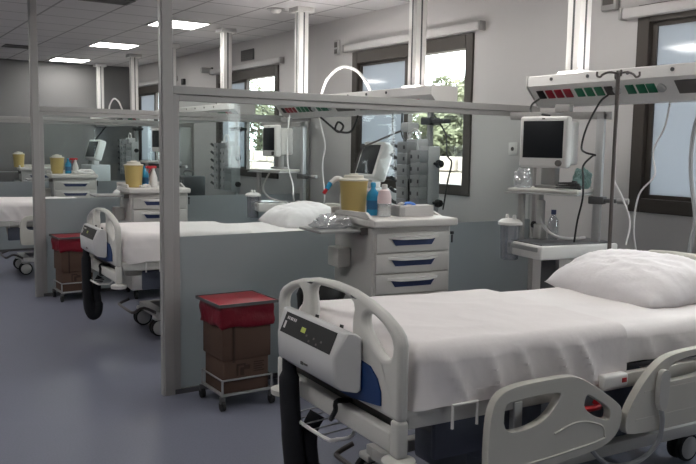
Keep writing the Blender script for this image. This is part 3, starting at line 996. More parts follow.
# ------------------------------------------------------------------ drawer carts
def make_cart(label, loc, rz):
    t = thing('drawer_cart', label, 'medical cart', loc, rz, 'beige drawer carts by the beds')
    W, D = 0.59, 0.56
    b = MB().box(0, W, 0.012, D, 0.10, 1.095, 0.012, 3).build('body', 'cart_body', t)
    zs = [(1.055, 0.93), (0.922, 0.795), (0.787, 0.66), (0.652, 0.42), (0.412, 0.15)]
    for z1, z0 in zs:
        d = MB().box(0.022, W-0.022, -0.006, 0.02, z0, z1, 0.006).build('drawer', 'drawer_front', t)
        zc = z1-0.04
        mb = MB()
        n = 10
        x0, x1 = 0.105, W-0.105
        lip = []
        for i in range(n+1):
            x = x0+(x1-x0)*i/n
            s = math.sin(PI*i/n)
            lip.append((x, -0.006-0.042*min(1, s*1.5)))
        mb.plate(lip+[(x1, -0.004), (x0, -0.004)], [], 0.016, lambda a, bb, dd: Vector((a, bb, zc+dd+0.002+0.10*(bb+0.006))))
        mb.build('handle', 'plastic_white', d, smooth=False, bev=0.003)
        mb = MB()
        mb.plate([(x0+0.025, zc-0.0), (x1-0.025, zc-0.0), (x1-0.055, zc-0.042), (x0+0.055, zc-0.042)], [], 0.004, lambda a, bb, dd: Vector((a, -0.010+dd, bb)))
        mb.build('recess', 'navy_recess', d, smooth=False)
    tp = MB().box(-0.03, W+0.012, -0.06, D+0.01, 1.095, 1.145, 0.012, 3).build('worktop', 'worktop', t)
    mb = MB()
    mb.plate([(-0.06, 1.146), (0.42, 1.146), (0.40, 1.165), (0.34, 1.175), (0.0, 1.185), (-0.03, 1.17)][::1], [], 0.02, lambda a, bb, dd: Vector((-0.03+dd, D+0.01-0.06-a*0.0-(0.42-a)*1.08, bb)))
    mb.box(-0.03, W+0.012, D-0.012, D+0.01, 1.14, 1.185, 0.005)
    mb.plate([(0.10, 1.144), (0.52, 1.144), (0.52, 1.185), (0.25, 1.182), (0.16, 1.158)], [], 0.02, lambda a, bb, dd: Vector((W-0.008+dd, a+0.03, bb)))
    mb.build('gallery', 'worktop', t, smooth=False, bev=0.004)
    # pull-out side shelf
    MB().box(-0.33, -0.001, 0.08, 0.42, 1.055, 1.072, 0.004).build('side_shelf', 'shelf_grey', t)
    MB().box(-0.05, -0.001, 0.07, 0.095, 1.04, 1.085, 0.004).build('shelf_bracket', 'vent_dark', t)
    # side dispenser and lock
    MB().box(-0.10, -0.001, 0.30, 0.46, 0.80, 0.93, 0.01).build('dispenser', 'plastic_grey', t)
    k = MB().box(W+0.001, W+0.02, 0.0, 0.02, 1.03, 1.05, 0.003).build('lock', 'pump_dark', t)
    MB().box(W+0.004, W+0.016, 0.004, 0.012, 0.975, 1.028, 0.003).build('key', 'pump_dark', k)
    for x in (0.06, W-0.06):
        for y in (0.07, D-0.06):
            c = MB().lathe([(0.02, -0.016), (0.05, -0.013), (0.05, 0.013), (0.02, 0.016)], (x, y, 0.05), 16, 'x').build('caster', 'rubber', t)
    return t


def on_cart(c, x, y, z=1.1455):
    a = c.rotation_euler.z
    return (c.location.x+x*math.cos(a)-y*math.sin(a), c.location.y+x*math.sin(a)+y*math.cos(a), z)


cart = make_cart('beige drawer cart with yellow bin and pink-white bottle on top, beside the first bed', (2.84, 4.087, 0), -0.106)
cart2 = dup(cart, (2.50, 4.087+BAY+0.02, 0), -0.106, 'beige drawer cart seen past the first post, with yellow bin, blue bottle and white spray')
cart3 = dup(cart, (2.59, 4.087+2*BAY-0.03, 0), -0.106, 'small beige drawer cart behind the middle partition, yellow bin on its corner')
cart4 = dup(cart, (2.74, 14.66, 0), -0.106, 'smallest beige drawer cart by the back wall, beyond the last partition')


def make_bin(label, loc):
    t = thing('sharps_bin', label, 'sharps bin', loc, 0, 'yellow sharps bins on the carts')
    MB().lathe([(0.074, 0), (0.080, 0.006), (0.095, 0.215), (0.099, 0.218), (0.099, 0.228)], n=28).build('bucket', 'sharps_yellow', t)
    l = MB().lathe([(0.100, 0.226), (0.100, 0.236), (0.07, 0.242), (0.066, 0.262), (0.03, 0.265)], n=28).build('lid', 'sharps_lid', t)
    MB().box(-0.03, 0.03, -0.012, 0.012, 0.262, 0.274, 0.003).build('flap', 'sharps_lid', l)
    return t


b1 = make_bin('yellow sharps bin with cream lid on the cart beside the first bed', on_cart(cart, 0.06, 0.40))
dup(b1, on_cart(cart2, 0.085, 0.24), 0, 'yellow sharps bin with cream lid on the cart just past the first post')
dup(b1, on_cart(cart3, 0.09, 0.30), 0, 'yellow sharps bin on the third cart, behind the middle partition beside its post')
dup(b1, on_cart(cart4, -0.02, 0.25), 0, 'smallest yellow sharps bin, on the cart beyond the last partition')


def make_bottle(label, loc, m):
    t = thing('disinfectant_bottle', label, 'bottle', loc, 0, 'blue disinfectant bottles')
    MB().lathe([(0.040, 0), (0.043, 0.008), (0.043, 0.12), (0.036, 0.15), (0.016, 0.175), (0.014, 0.19)], n=22).build('bottle', m, t)
    MB().lathe([(0.018, 0.188), (0.018, 0.215), (0.012, 0.22)], n=16).build('cap', 'bottle_blue', t)
    MB().lathe([(0.0435, 0.04), (0.0435, 0.10)], n=22, cap=False).build('label_band', 'label_blue', t)
    return t


bl = make_bottle('blue disinfectant bottle between the yellow bin and pink-white bottle', on_cart(cart, 0.145, 0.28), 'bottle_blue')
dup(bl, on_cart(cart2, 0.20, 0.27), 0, 'blue bottle beside the yellow bin on the cart past the first post')
dup(bl, on_cart(cart3, 0.24, 0.30), 0, 'small blue bottle on the third cart beside its yellow bin')
t = thing('lotion_bottle', 'pink-white bottle with clear lower half on the cart beside the first bed', 'bottle', on_cart(cart, 0.17, 0.17))
MB().lathe([(0.042, 0), (0.046, 0.008), (0.046, 0.085), (0.0455, 0.09)], n=22).build('lower_half', 'clear_plastic', t)
MB().lathe([(0.0462, 0.086), (0.0462, 0.13), (0.036, 0.17), (0.018, 0.18), (0.016, 0.182)], n=22).build('upper_half', 'bottle_pink', t)
MB().lathe([(0.019, 0.180), (0.019, 0.208), (0.015, 0.212)], n=16).build('cap', 'plastic_white', t)


def make_spray(label, loc, rz, m, trig):
    t = thing('spray_bottle', label, 'spray bottle', loc, rz, 'spray bottles on the carts')
    MB().lathe([(0.036, 0), (0.040, 0.01), (0.040, 0.10), (0.024, 0.15), (0.014, 0.175), (0.014, 0.20)], n=18).build('bottle', m, t)
    h = MB().box(-0.075, 0.03, -0.014, 0.014, 0.195, 0.225, 0.007, 3).build('spray_head', trig, t)
    MB().tube([(-0.03, 0, 0.195), (-0.045, 0, 0.175), (-0.05, 0, 0.15)], 0.006, 7, 3).build('trigger', trig, h)
    MB().lathe([(0.010, -0.09), (0.010, -0.074)], (0, 0, 0.21), 10, 'x').build('nozzle', trig, h)
    return t


sp = make_spray('white spray bottle with red trigger head on the cart past the first post', on_cart(cart2, 0.27, 0.16), 0.2, 'plastic_white', 'red_plastic')
dup(sp, on_cart(cart3, 0.34, 0.28), 0.1, 'small white spray bottle on the third cart')
# curved squeeze bottle behind the bin
t = thing('wash_bottle', 'white squeeze bottle with blue neck and red tip behind the yellow bin', 'bottle', on_cart(cart, 0.055, 0.515))
MB().lathe([(0.036, 0), (0.038, 0.01), (0.038, 0.12), (0.026, 0.16), (0.015, 0.175)], n=18).build('bottle', 'plastic_white', t)
n_ = MB().tube([(0, 0, 0.17), (-0.02, 0, 0.215), (-0.07, 0, 0.235), (-0.12, 0, 0.205)], [0.022]*5+[0.02]*5+[0.017]*9, 10, 4).build('neck', 'plastic_white', t)
MB().tube([(-0.12, 0, 0.206), (-0.15, 0, 0.165)], 0.017, 10, 0).build('blue_spout', 'bottle_blue', n_)
MB().tube([(-0.152, 0, 0.163), (-0.172, 0, 0.135)], 0.013, 10, 0).build('red_tip', 'red_plastic', n_)

c = thing('glove_box', 'low grey-white carton with blue gloves poking out, on the cart beside the first bed', 'box', on_cart(cart, 0.34, 0.16), -0.106)
MB().box(-0.09, 0.17, -0.06, 0.06, 0.001, 0.072, 0.003).build('carton', 'label_white', c)
MB().box(-0.092, -0.05, -0.0605, 0.0605, 0.003, 0.06, 0.002).build('print_band', 'box_grey', c)
bm_ = MB()
bm_.tube([(-0.03, 0, 0.06), (-0.01, 0.01, 0.082), (0.02, 0, 0.086), (0.05, -0.01, 0.075), (0.06, 0, 0.062)], 0.014, 7, 3, flat=0.5)
bm_.build('gloves', 'glove_blue', c)
MB().tube([(-0.08, 0.01, 0.06), (-0.06, 0.0, 0.084), (-0.03, 0.01, 0.08), (-0.02, 0.02, 0.062)], 0.014, 7, 3, flat=0.5).build('tissue', 'paper_white', c)
crumple('gauze_pack', 'paper_white', (0.06, 0.035, 0.024), on_cart(cart2, 0.16, 0.05), 3.3, 'small crumpled white gauze pack at the front edge of the second cart', 'gauze')
crumple('gauze_pack', 'paper_white', (0.15, 0.06, 0.04), on_cart(cart3, 0.46, 0.22), 6.3, 'heap of crumpled white packs on the third cart', 'gauze')
t = thing('steel_tray', 'small grey box on the second cart beside the first post', 'box', on_cart(cart2, 0.46, 0.24), -0.1)
MB().box(-0.05, 0.08, -0.05, 0.05, 0.001, 0.07, 0.005).build('box', 'box_grey', t)
MB().box(-0.052, 0.082, -0.052, 0.052, 0.07, 0.08, 0.004).build('lid', 'plastic_white', t)
crumple('wrapping_bag', 'clear_plastic', (0.14, 0.10, 0.055), on_cart(cart, -0.17, 0.25, 1.073), 8.8, 'crumpled clear plastic wrapping on the side shelf of the first cart', 'bag')

# waste bin with a black liner beside the first cart
t = thing('waste_bin', 'grey pedal bin with black liner beside the first cart, behind the footboard', 'bin', (2.62, 4.36, 0))
MB().lathe([(0.11, 0.0), (0.12, 0.01), (0.14, 0.60), (0.145, 0.61)], n=24).build('bucket', 'plastic_grey', t)
bb = MB()
bb.lathe([(0.147, 0.50), (0.150, 0.60), (0.155, 0.645), (0.135, 0.70), (0.08, 0.74), (0.02, 0.735)], n=30)
for v in bb.bm.verts:
    v.co += Vector((noise.noise(v.co*14), noise.noise(v.co*14+Vector((5, 0, 0))), noise.noise(v.co*11+Vector((0, 5, 0)))))*0.018
bb.build('liner', 'black', t)


# ------------------------------------------------------------------ red-lidded carton trolleys
def make_trolley(label, loc, rz=0):
    t = thing('waste_trolley', label, 'waste trolley', loc, rz, 'red-lidded waste carton trolleys')
    w_, d_ = 0.33, 0.31
    mb = MB()
    for x in (0, w_):
        for y in (0, d_):
            mb.tube([(x, y, 0.06), (x, y, 0.19)], 0.007, 7, 0)
    for z in (0.185,):
        mb.tube([(0, 0, z), (w_, 0, z), (w_, d_, z), (0, d_, z)], 0.006, 7, 1, closed=True)
    mb.tube([(0, 0, 0.095), (w_, 0, 0.095), (w_, d_, 0.095), (0, d_, 0.095)], 0.009, 7, 1, closed=True)
    mb.box(0.0, w_, 0.0, d_, 0.088, 0.096)
    mb.build('frame', 'steel', t)
    for x in (0, w_):
        for y in (0, d_):
            c = MB().lathe([(0.012, -0.013), (0.032, -0.011), (0.032, 0.011), (0.012, 0.013)], (x, y, 0.032), 14, 'x').build('caster', 'rubber', t)
            MB().box(x-0.017, x+0.017, y-0.012, y+0.012, 0.045, 0.088, 0.004).build('fork', 'alu_dark', c)
    MB().box(0.015, w_-0.015, 0.015, d_-0.015, 0.098, 0.32, 0.004).build('lower_carton', 'carton', t)
    up = MB().box(0.004, w_-0.004, 0.004, d_-0.004, 0.305, 0.60, 0.004).build('upper_carton', 'carton', t)
    MB().box(0.07, 0.084, -0.001, 0.003, 0.29, 0.52).build('flap_edge', 'carton_print', up, smooth=False)
    mb = MB()
    # printed marks on the lower carton
    yy = 0.0145
    mb.box(0.10, 0.112, yy-0.001, yy+0.001, 0.20, 0.27)
    mb.box(0.10, 0.16, yy-0.001, yy+0.001, 0.262, 0.275)
    mb.box(0.15, 0.19, yy-0.001, yy+0.001, 0.235, 0.262)
    mb.box(0.125, 0.15, yy-0.001, yy+0.001, 0.20, 0.25)
    for k in range(5):
        mb.box(0.215, 0.215+0.07-0.012*(k % 2), yy-0.001, yy+0.001, 0.215+0.014*k, 0.221+0.014*k)
    mb.build('print', 'carton_print', t, smooth=False)
    # red bag folded over the rim
    bg = MB()
    bg.box(-0.012, w_+0.012, -0.012, d_+0.012, 0.50, 0.64, 0.012, 2)
    bmesh.ops.subdivide_edges(bg.bm, edges=bg.bm.edges[:], cuts=6, use_grid_fill=True)
    for v in bg.bm.verts:
        n = noise.noise(v.co*16)
        v.co.x += (1 if v.co.x > w_/2 else -1)*0.010*n
        v.co.y += (1 if v.co.y > d_/2 else -1)*0.010*n
        if v.co.z < 0.56:
            v.co.z += 0.03*noise.noise(Vector((v.co.x*7, v.co.y*7, 3)))
    bg.build('red_bag', 'red_bag', t)
    l = MB().box(-0.028, w_+0.028, -0.024, d_+0.024, 0.642, 0.652, 0.003).build('lid', 'red_lid', t)
    mb = MB()
    mb.box(-0.032, w_+0.032, -0.028, -0.024, 0.638, 0.656)
    mb.box(-0.032, w_+0.032, d_+0.024, d_+0.028, 0.638, 0.656)
    mb.box(-0.032, -0.028, -0.024, d_+0.024, 0.638, 0.656)
    mb.box(w_+0.028, w_+0.032, -0.024, d_+0.024, 0.638, 0.656)
    mb.build('lid_edge', 'alu_dark', l, smooth=False)
    return t


tr = make_trolley('red-lidded waste carton on a wheeled frame in front of the first partition', (1.905, 4.30, 0))
dup(tr, (1.87, 8.14, 0), 0.02, 'red-lidded waste carton trolley behind the second bed footboard, by the middle post')


# ------------------------------------------------------------------ beds
def softbox(x0, x1, y0, y1, z0, z1, r, cuts, top_fn=None, disp=None, flat_end=False):
    bm = bmesh.new()
    bmesh.ops.create_cube(bm, size=1)
    bmesh.ops.subdivide_edges(bm, edges=bm.edges[:], cuts=cuts, use_grid_fill=True)
    lo = Vector((x0, y0, z0)); hi = Vector((x1, y1, z1))
    for v in bm.verts:
        t = v.co+Vector((0.5, 0.5, 0.5))
        # denser rows near the borders
        q = Vector([0.5-0.5*math.cos(PI*max(0, min(1, a))) if False else a for a in t])
        p = Vector((lo.x+q.x*(hi.x-lo.x), lo.y+q.y*(hi.y-lo.y), lo.z+q.z*(hi.z-lo.z)))
        c = Vector((min(max(p.x, lo.x+r), hi.x-(0.0 if flat_end else r)), min(max(p.y, lo.y+r), hi.y-r), min(max(p.z, lo.z+0.001), hi.z-r)))
        d = p-c
        n = d.normalized() if d.length > 1e-6 else Vector((0, 0, 1))
        if d.length > 1e-6:
            m = max(abs(d.x), abs(d.y), abs(d.z))
            p = c+n*min(m if m > 0 else 0, r) if m > 0 else p
        v.co = p
        if top_fn:
            f = max(0.0, min(1.0, (p.z-z0)/(z1-z0)))
            v.co.z += f*top_fn(p.x, p.y)
        if disp:
            v.co += disp(v.co.copy(), n)
    return bm


def bm_obj(bm, name, m, parent=None, ang=180):
    mb = MB(); mb.bm.free(); mb.bm = bm
    return mb.build(name, m, parent, ang=ang)


def top_slope(x, y):
    return -0.022*max(0.0, min(1.0, (x-0.15)/1.1))


def folds(seed, amp):
    def f(p, n):
        side = 1-abs(n.z)
        low = noise.noise(Vector((p.x*3.1+seed, p.y*3.1, p.z*2)))
        mid = noise.noise(Vector((p.x*9+seed, p.y*9, p.z*3.0)))
        rid = 1-abs(noise.noise(Vector((p.x*6+seed*2+p.z*2.5, p.y*6, p.z*1.5))))*2
        # long soft creases running along and across the top
        cr = 1-abs(noise.noise(Vector((p.x*2.0+p.y*2.2+seed, p.y*3.5-p.x*0.7, seed))))*2
        top = max(0, n.z)
        a = amp*(0.45*low+0.2*mid)*(0.5+side) + side*amp*0.9*max(0, rid)**2*max(0.1, min(1, (0.92-p.z)/0.12)) + top*amp*0.22*max(0, cr)**3
        return n*a
    return f


def pillow_bm(a, b, h, seed):
    bm = bmesh.new()
    N, Mm = 44, 34
    grid = {}
    for s in (1, -1):
        for i in range(N+1):
            for j in range(Mm+1):
                X = -1+2*i/N
                Y = -1+2*j/Mm
                if s < 0 and (i in (0, N) or j in (0, Mm)):
                    grid[(s, i, j)] = grid[(1, i, j)]
                    continue
                k = max(0, (1-abs(X)**2.6))*max(0, (1-abs(Y)**2.6))
                z = h*k**0.52
                px = a*X*(1-0.06*(Y*Y))
                py = b*Y*(1-0.08*(X*X))
                wr = 0.018*noise.noise(Vector((X*2.2+seed, Y*2.2, s)))+0.010*(1-2*abs(noise.noise(Vector((X*3.5+seed, Y*5+X*2, s*2)))))
                z = z*(0.75 if s < 0 else 1.0)+wr*min(1, 3*k)
                px += 0.012*noise.noise(Vector((Y*4, seed, 1)))
                py += 0.012*noise.noise(Vector((X*4, seed, 2)))
                zz = s*z
                if s < 0:
                    zz = max(zz, -h*0.42)
                grid[(s, i, j)] = bm.verts.new((px, py, zz))
    for s in (1, -1):
        for i in range(N):
            for j in range(Mm):
                q = [grid[(s, i, j)], grid[(s, i+1, j)], grid[(s, i+1, j+1)], grid[(s, i, j+1)]]
                if s < 0:
                    q.reverse()
                try:
                    bm.faces.new(q)
                except ValueError:
                    pass
    return bm


BEDY = 0.14


def make_bed(label, loc, rz):
    t = thing('hospital_bed', label, 'hospital bed', loc, rz, 'hospital beds')
    # ---- footboard
    half = [(0.0, 1.080), (0.14, 1.072), (0.26, 1.050), (0.355, 1.022), (0.425, 0.990), (0.455, 0.965), (0.466, 0.93), (0.468, 0.80), (0.468, 0.665)]
    half = [(a*1.045, b) for a, b in half]
    outer = half+[(-a, b) for a, b in reversed(half[1:])]
    grip = rounded([(0.235, 1.000), (0.285, 1.012), (0.375, 0.978), (0.425, 0.935), (0.415, 0.872), (0.345, 0.862), (0.238, 0.945)], 2)
    grip = [(a*1.045, b) for a, b in grip]
    gripm = [(-a, b) for a, b in reversed(grip)]
    mid = rounded([(-0.185, 1.042), (0.0, 1.052), (0.185, 1.042), (0.155, 0.94), (0.18, 0.84), (-0.18, 0.84), (-0.155, 0.94)], 2)
    mb = MB()
    mb.plate(outer, [grip, mid, gripm], 0.045, lambda a, b, d: Vector((-0.0225+d, a, b)))
    fb = mb.build('footboard', 'plastic_grey', t, bev=0.016, bseg=3)
    ins = rounded([(0.385, 0.672), (0.380, 0.775), (0.285, 0.838), (-0.285, 0.838), (-0.380, 0.775), (-0.385, 0.672)], 1)
    mb = MB()
    mb.plate(ins, [], 0.006, lambda a, b, d: Vector((-0.030+d, a, b)))
    mb.build('blue_insert', 'blue_insert', fb, smooth=False)
    mb = MB()
    mb.box(-0.024, 0.024, 0.438, 0.489, 0.535, 0.668, 0.012, 3)
    mb.box(-0.024, 0.024, -0.489, -0.438, 0.535, 0.668, 0.012, 3)
    mb.box(-0.026, 0.020, -0.445, 0.445, 0.545, 0.622, 0.010, 3)
    mb.build('foot_crossbar', 'plastic_grey', t)
    MB().box(0.026, 0.034, -0.43, 0.43, 0.60, 0.672, 0.002).build('gap_shade', 'vent_dark', t)  # dark strip standing in for shade in the gap above the crossbar
    for s in (-1, 1):
        MB().lathe([(0.035, 0.495), (0.058, 0.502), (0.060, 0.525), (0.03, 0.536)], (0, s*0.462, 0), 22).build('bumper', 'plastic_grey', t)
    # ---- headboard
    hh = [(0.0, 1.052), (0.25, 1.050), (0.38, 1.040), (0.44, 1.01), (0.46, 0.95), (0.46, 0.62)]
    ho = hh+[(-a, b) for a, b in reversed(hh[1:])]
    mb = MB()
    mb.plate(ho, [rounded([(-0.2, 0.99), (0.2, 0.99), (0.3, 0.94), (0.3, 0.88), (-0.3, 0.88), (-0.3, 0.94)], 2)], 0.045, lambda a, b, d: Vector((2.24+d, a, b)))
    mb.build('headboard', 'plastic_beige', t, bev=0.016, bseg=3)
    # ---- deck
    mb = MB()
    for s in (-1, 1):
        mb.box(0.03, 2.23, s*0.455-0.02, s*0.455+0.02, 0.630, 0.690, 0.006)
    for x in (0.05, 0.75, 1.4, 2.1):
        mb.box(x, x+0.05, -0.435, 0.435, 0.635, 0.685)
    mb.box(0.01, 0.16, -0.475, -0.30, 0.655, 0.70, 0.02, 3)
    mb.box(0.01, 0.16, 0.30, 0.475, 0.655, 0.70, 0.02, 3)
    dk = mb.build('deck_frame', 'plastic_grey', t)
    MB().box(0.06, 2.2, -0.43, 0.43, 0.690, 0.712, 0.004).build('deck_panel', 'deck_dark', t)
    for s in (-1, 1):
        MB().tube([(0.20, s*0.50, 0.615), (0.20, s*0.50, 0.70), (0.31, s*0.50, 0.70), (0.31, s*0.50, 0.615)], 0.006, 7, 0).build('mattress_stop', 'plastic_white', t)
    # ---- mattress
    bm = softbox(0.08, 2.19, -0.42, 0.42, 0.714, 0.805, 0.04, 14)
    bm_obj(bm, 'mattress', 'linen_under', t)
    # ---- near and far side rails, folded down
    r1 = rounded([(0.305, 0.44), (0.307, 0.65), (0.335, 0.725), (0.40, 0.757), (0.55, 0.762), (0.70, 0.760), (0.76, 0.742), (0.952, 0.623), (0.985, 0.58), (0.965, 0.49), (0.87, 0.445), (0.60, 0.425), (0.33, 0.415)], 2)
    h1 = rounded([(0.375, 0.69), (0.40, 0.705), (0.64, 0.708), (0.645, 0.69), (0.592, 0.62), (0.492, 0.586), (0.373, 0.592)], 2)
    h2 = rounded([(0.775, 0.675), (0.80, 0.672), (0.906, 0.606), (0.915, 0.58), (0.905, 0.548), (0.765, 0.615)], 2)
    r2_ = rounded([(1.000, 0.50), (1.010, 0.57), (1.085, 0.67), (1.18, 0.752), (1.28, 0.780), (1.50, 0.785), (1.75, 0.780), (1.85, 0.745), (1.885, 0.68), (1.885, 0.51), (1.86, 0.470), (1.50, 0.465), (1.03, 0.468)], 2)
    h3 = rounded([(1.21, 0.680), (1.27, 0.752), (1.52, 0.758), (1.54, 0.70), (1.49, 0.668), (1.24, 0.660)], 2)
    h4 = rounded([(1.60, 0.758), (1.76, 0.75), (1.845, 0.71), (1.845, 0.58), (1.60, 0.60)], 2)
    for s in (-1, 1):
        y = s*0.555
        mb = MB(); mb.plate(r1, [h1, h2], 0.036, lambda a, b, d: Vector((a, y-0.018+d, b)))
        ra = mb.build('side_rail', 'plastic_beige', t, bev=0.014, bseg=3)
        yo = y+s*0.0165
        MB().tube([(0.345, yo, 0.452), (0.60, yo, 0.462), (0.86, yo, 0.482), (0.885, yo, 0.50), (0.86, yo, 0.545), (0.74, yo, 0.575), (0.62, yo, 0.55)], 0.005, 6, 4).build('moulding', 'plastic_beige', ra)
        mb = MB(); mb.plate(r2_, [h3, h4], 0.036, lambda a, b, d: Vector((a, y-0.018+d, b)))
        rb = mb.build('side_rail', 'plastic_beige', t, bev=0.014, bseg=3)
        mb = MB()
        mb.box(1.10, 1.80, yo-0.003, yo+0.003, 0.635, 0.643)
        mb.box(1.06, 1.80, yo-0.003, yo+0.003, 0.525, 0.533)
        mb.build('moulding', 'plastic_beige', rb, smooth=False)
        for x in (0.5, 0.75, 1.2, 1.7):
            mb = MB()
            mb.box(x, x+0.04, min(y, s*0.47), max(y, s*0.47), 0.50, 0.54, 0.004)
            mb.box(x, x+0.04, s*0.47-0.015, s*0.47+0.015, 0.50, 0.66, 0.004)
            mb.build('rail_bracket', 'steel', t)
    MB().box(0.93, 1.07, -0.52, -0.476, 0.655, 0.71, 0.012, 3).build('release_handle', 'plastic_white', t)
    MB().box(1.03, 1.055, -0.523, -0.519, 0.675, 0.693, 0.001).build('red_mark', 'red_plastic', t)
    MB().tube([(0.80, -0.47, 0.60), (0.80, -0.50, 0.59), (0.93, -0.50, 0.585), (0.93, -0.47, 0.60)], 0.012, 8, 3).build('emergency_handle', 'red_plastic', t)
    mb = MB()
    hs = rounded([(1.165, 0.58), (1.160, 0.62), (1.163, 0.69), (1.175, 0.725), (1.215, 0.725), (1.222, 0.69), (1.218, 0.60), (1.205, 0.555), (1.18, 0.555)], 2)
    mb.plate(hs, [], 0.024, lambda a, b, d: Vector((a, -0.600+d, b)))
    hd = mb.build('handset', 'plastic_grey', t, bev=0.007)
    MB().tube([(1.19, -0.588, 0.560), (1.20, -0.588, 0.50), (1.20, -0.57, 0.41), (1.12, -0.55, 0.345), (1.0, -0.52, 0.335), (0.93, -0.48, 0.39), (0.90, -0.42, 0.50), (0.90, -0.40, 0.62)], 0.010, 8, 6).build('handset_cord', 'hose_grey', hd)
    # ---- base with lifting columns and casters
    cy = BEDY
    mb = MB()
    for s in (-1, 1):
        mb.box(0.40, 2.10, cy+s*0.24-0.03, cy+s*0.24+0.03, 0.155, 0.215, 0.006)
    mb.box(0.40, 0.48, cy-0.24, cy+0.24, 0.155, 0.215, 0.006)
    mb.box(2.02, 2.10, cy-0.24, cy+0.24, 0.155, 0.215, 0.006)
    mb.build('base_frame', 'plastic_grey', t)
    MB().box(0.62, 1.88, cy-0.20, cy+0.20, 0.14, 0.30, 0.02).build('base_cover', 'base_slate', t)
    for x in (0.62, 1.66):
        MB().box(x, x+0.2, -0.12, 0.14, 0.29, 0.63, 0.01).build('lift_column', 'base_slate', t)
    MB().box(0.20, 0.72, -0.40, -0.37, 0.46, 0.61, 0.01).build('side_cover', 'base_slate', t)
    for x in (0.43, 2.05):
        for s in (-1, 1):
            yy = cy+(0.27 if s > 0 else -0.20)
            w_ = MB()
            for q in (-1, 1):
                w_.lathe([(0.03, yy+q*0.028-0.014), (0.073, yy+q*0.028-0.012), (0.075, yy+q*0.028), (0.073, yy+q*0.028+0.012), (0.03, yy+q*0.028+0.014)], (x, 0, 0.0755), 24, 'y')
            c = w_.build('caster', 'rubber', t)
            for q in (-1, 1):
                MB().lathe([(0.052, yy+q*0.0435-0.003), (0.060, yy+q*0.0435), (0.052, yy+q*0.0435+0.003)], (x, 0, 0.0755), 20, 'y').build('wheel_cover', 'wheel_grey', c)
            MB().box(x-0.045, x+0.045, yy-0.045, yy+0.045, 0.135, 0.170, 0.012, 3).build('caster_fork', 'plastic_grey', c)
    # foot pedals and wire linen shelf below the footboard
    MB().tube([(-0.02, 0.34, 0.56), (-0.055, 0.34, 0.51), (-0.065, 0.32, 0.475), (-0.065, -0.04, 0.475), (-0.03, -0.08, 0.475), (0.04, -0.08, 0.48), (0.06, -0.08, 0.56)], 0.008, 8, 3).build('linen_shelf', 'plastic_white', t)
    for k in range(5):
        y = 0.27-k*0.07
        MB().tube([(-0.062, y, 0.475), (0.08, y, 0.485)], 0.003, 6, 0).build('shelf_wire', 'steel', t)
    mb = MB()
    mb.tube([(0.30, cy+0.22, 0.25), (0.22, cy+0.22, 0.22), (0.20, cy+0.15, 0.22), (0.20, cy-0.15, 0.22), (0.22, cy-0.22, 0.22), (0.30, cy-0.22, 0.25), (0.42, cy-0.22, 0.19)], 0.012, 8, 3)
    mb.build('brake_bar', 'iron_grey', t)
    MB().tube([(0.10, -0.06, 0.60), (-0.045, -0.11, 0.640), (-0.05, -0.10, 0.60), (-0.035, -0.04, 0.545), (0.02, 0.02, 0.54)], 0.010, 8, 4).build('brake_strap', 'black', t)
    return t


def make_bedding(bed, l_sheet, l_blanket, l_pillow, seed):
    fx = folds(seed, 0.021)
    bm = softbox(0.90, 2.215, -0.458, 0.458, 0.728, 0.893, 0.055, 46, top_slope, folds(seed+4, 0.015))
    s = bm_obj(bm, 'bed_sheet', 'linen_under')
    tag(s, l_sheet, 'bed sheet', 'white sheets on the beds')

    def hem(p, n):
        d = fx(p, n)
        if p.z < 0.74:
            d.z += 0.028*noise.noise(Vector((p.x*2.6+seed, p.y*2.6, 9)))-0.004
        # pulled corner at the foot
        return d
    bm = softbox(0.045, 1.10, -0.477, 0.477, 0.690, 0.914, 0.06, 60, top_slope, hem, True)
    b = bm_obj(bm, 'blanket', 'linen', None, 50)
    tag(b, l_blanket, 'blanket', 'white blankets on the beds')
    p = bm_obj(pillow_bm(0.29, 0.41, 0.135, seed), 'pillow', 'pillow_linen')
    tag(p, l_pillow, 'pillow', 'white pillows on the beds')
    rz = bed.rotation_euler.z
    for o in (s, b):
        o.location = bed.location
        o.rotation_euler.z = rz
    R = Matrix.Rotation(rz, 4, 'Z')
    q = R @ Vector((1.84, 0.135, 0.0))
    p.location = (bed.location.x+q.x, bed.location.y+q.y, 0.925)
    p.rotation_euler = (0, math.radians(-9), rz-0.06)
    return s, b, p


bed = make_bed('hospital bed closest to the viewer, white linen, side rails folded down, beside the monitor stand', (1.62, 2.58, 0), -0.055)
bed2 = dup(bed, (1.80, 6.40, 0), -0.04, 'hospital bed behind the first partition, its footboard and pump left of the post')
bed2['label'] = 'hospital bed running behind the first partition, its footboard showing past the post'
bed3 = dup(bed, (1.47, 10.14, 0), -0.04, 'hospital bed beyond the middle partition post, only part of its foot half showing')
make_bedding(bed, 'white bottom sheet at the head half of the bed under the large pillow', 'white blanket over the foot half of the bed beside the large monitor stand', 'large white pillow at the head of the bed by the drip pole', 1.3)
make_bedding(bed2, 'white bottom sheet of the second bed, seen above the frosted edge of the first partition', 'white blanket on the second bed, hanging at its foot beside the first post', 'white pillow on the second bed, seen beside the first cart through glass', 7.7)
make_bedding(bed3, 'white bottom sheet of the bed beyond the middle post', 'white blanket on the bed beyond the middle post', 'white pillow on the bed beyond the middle post', 12.9)


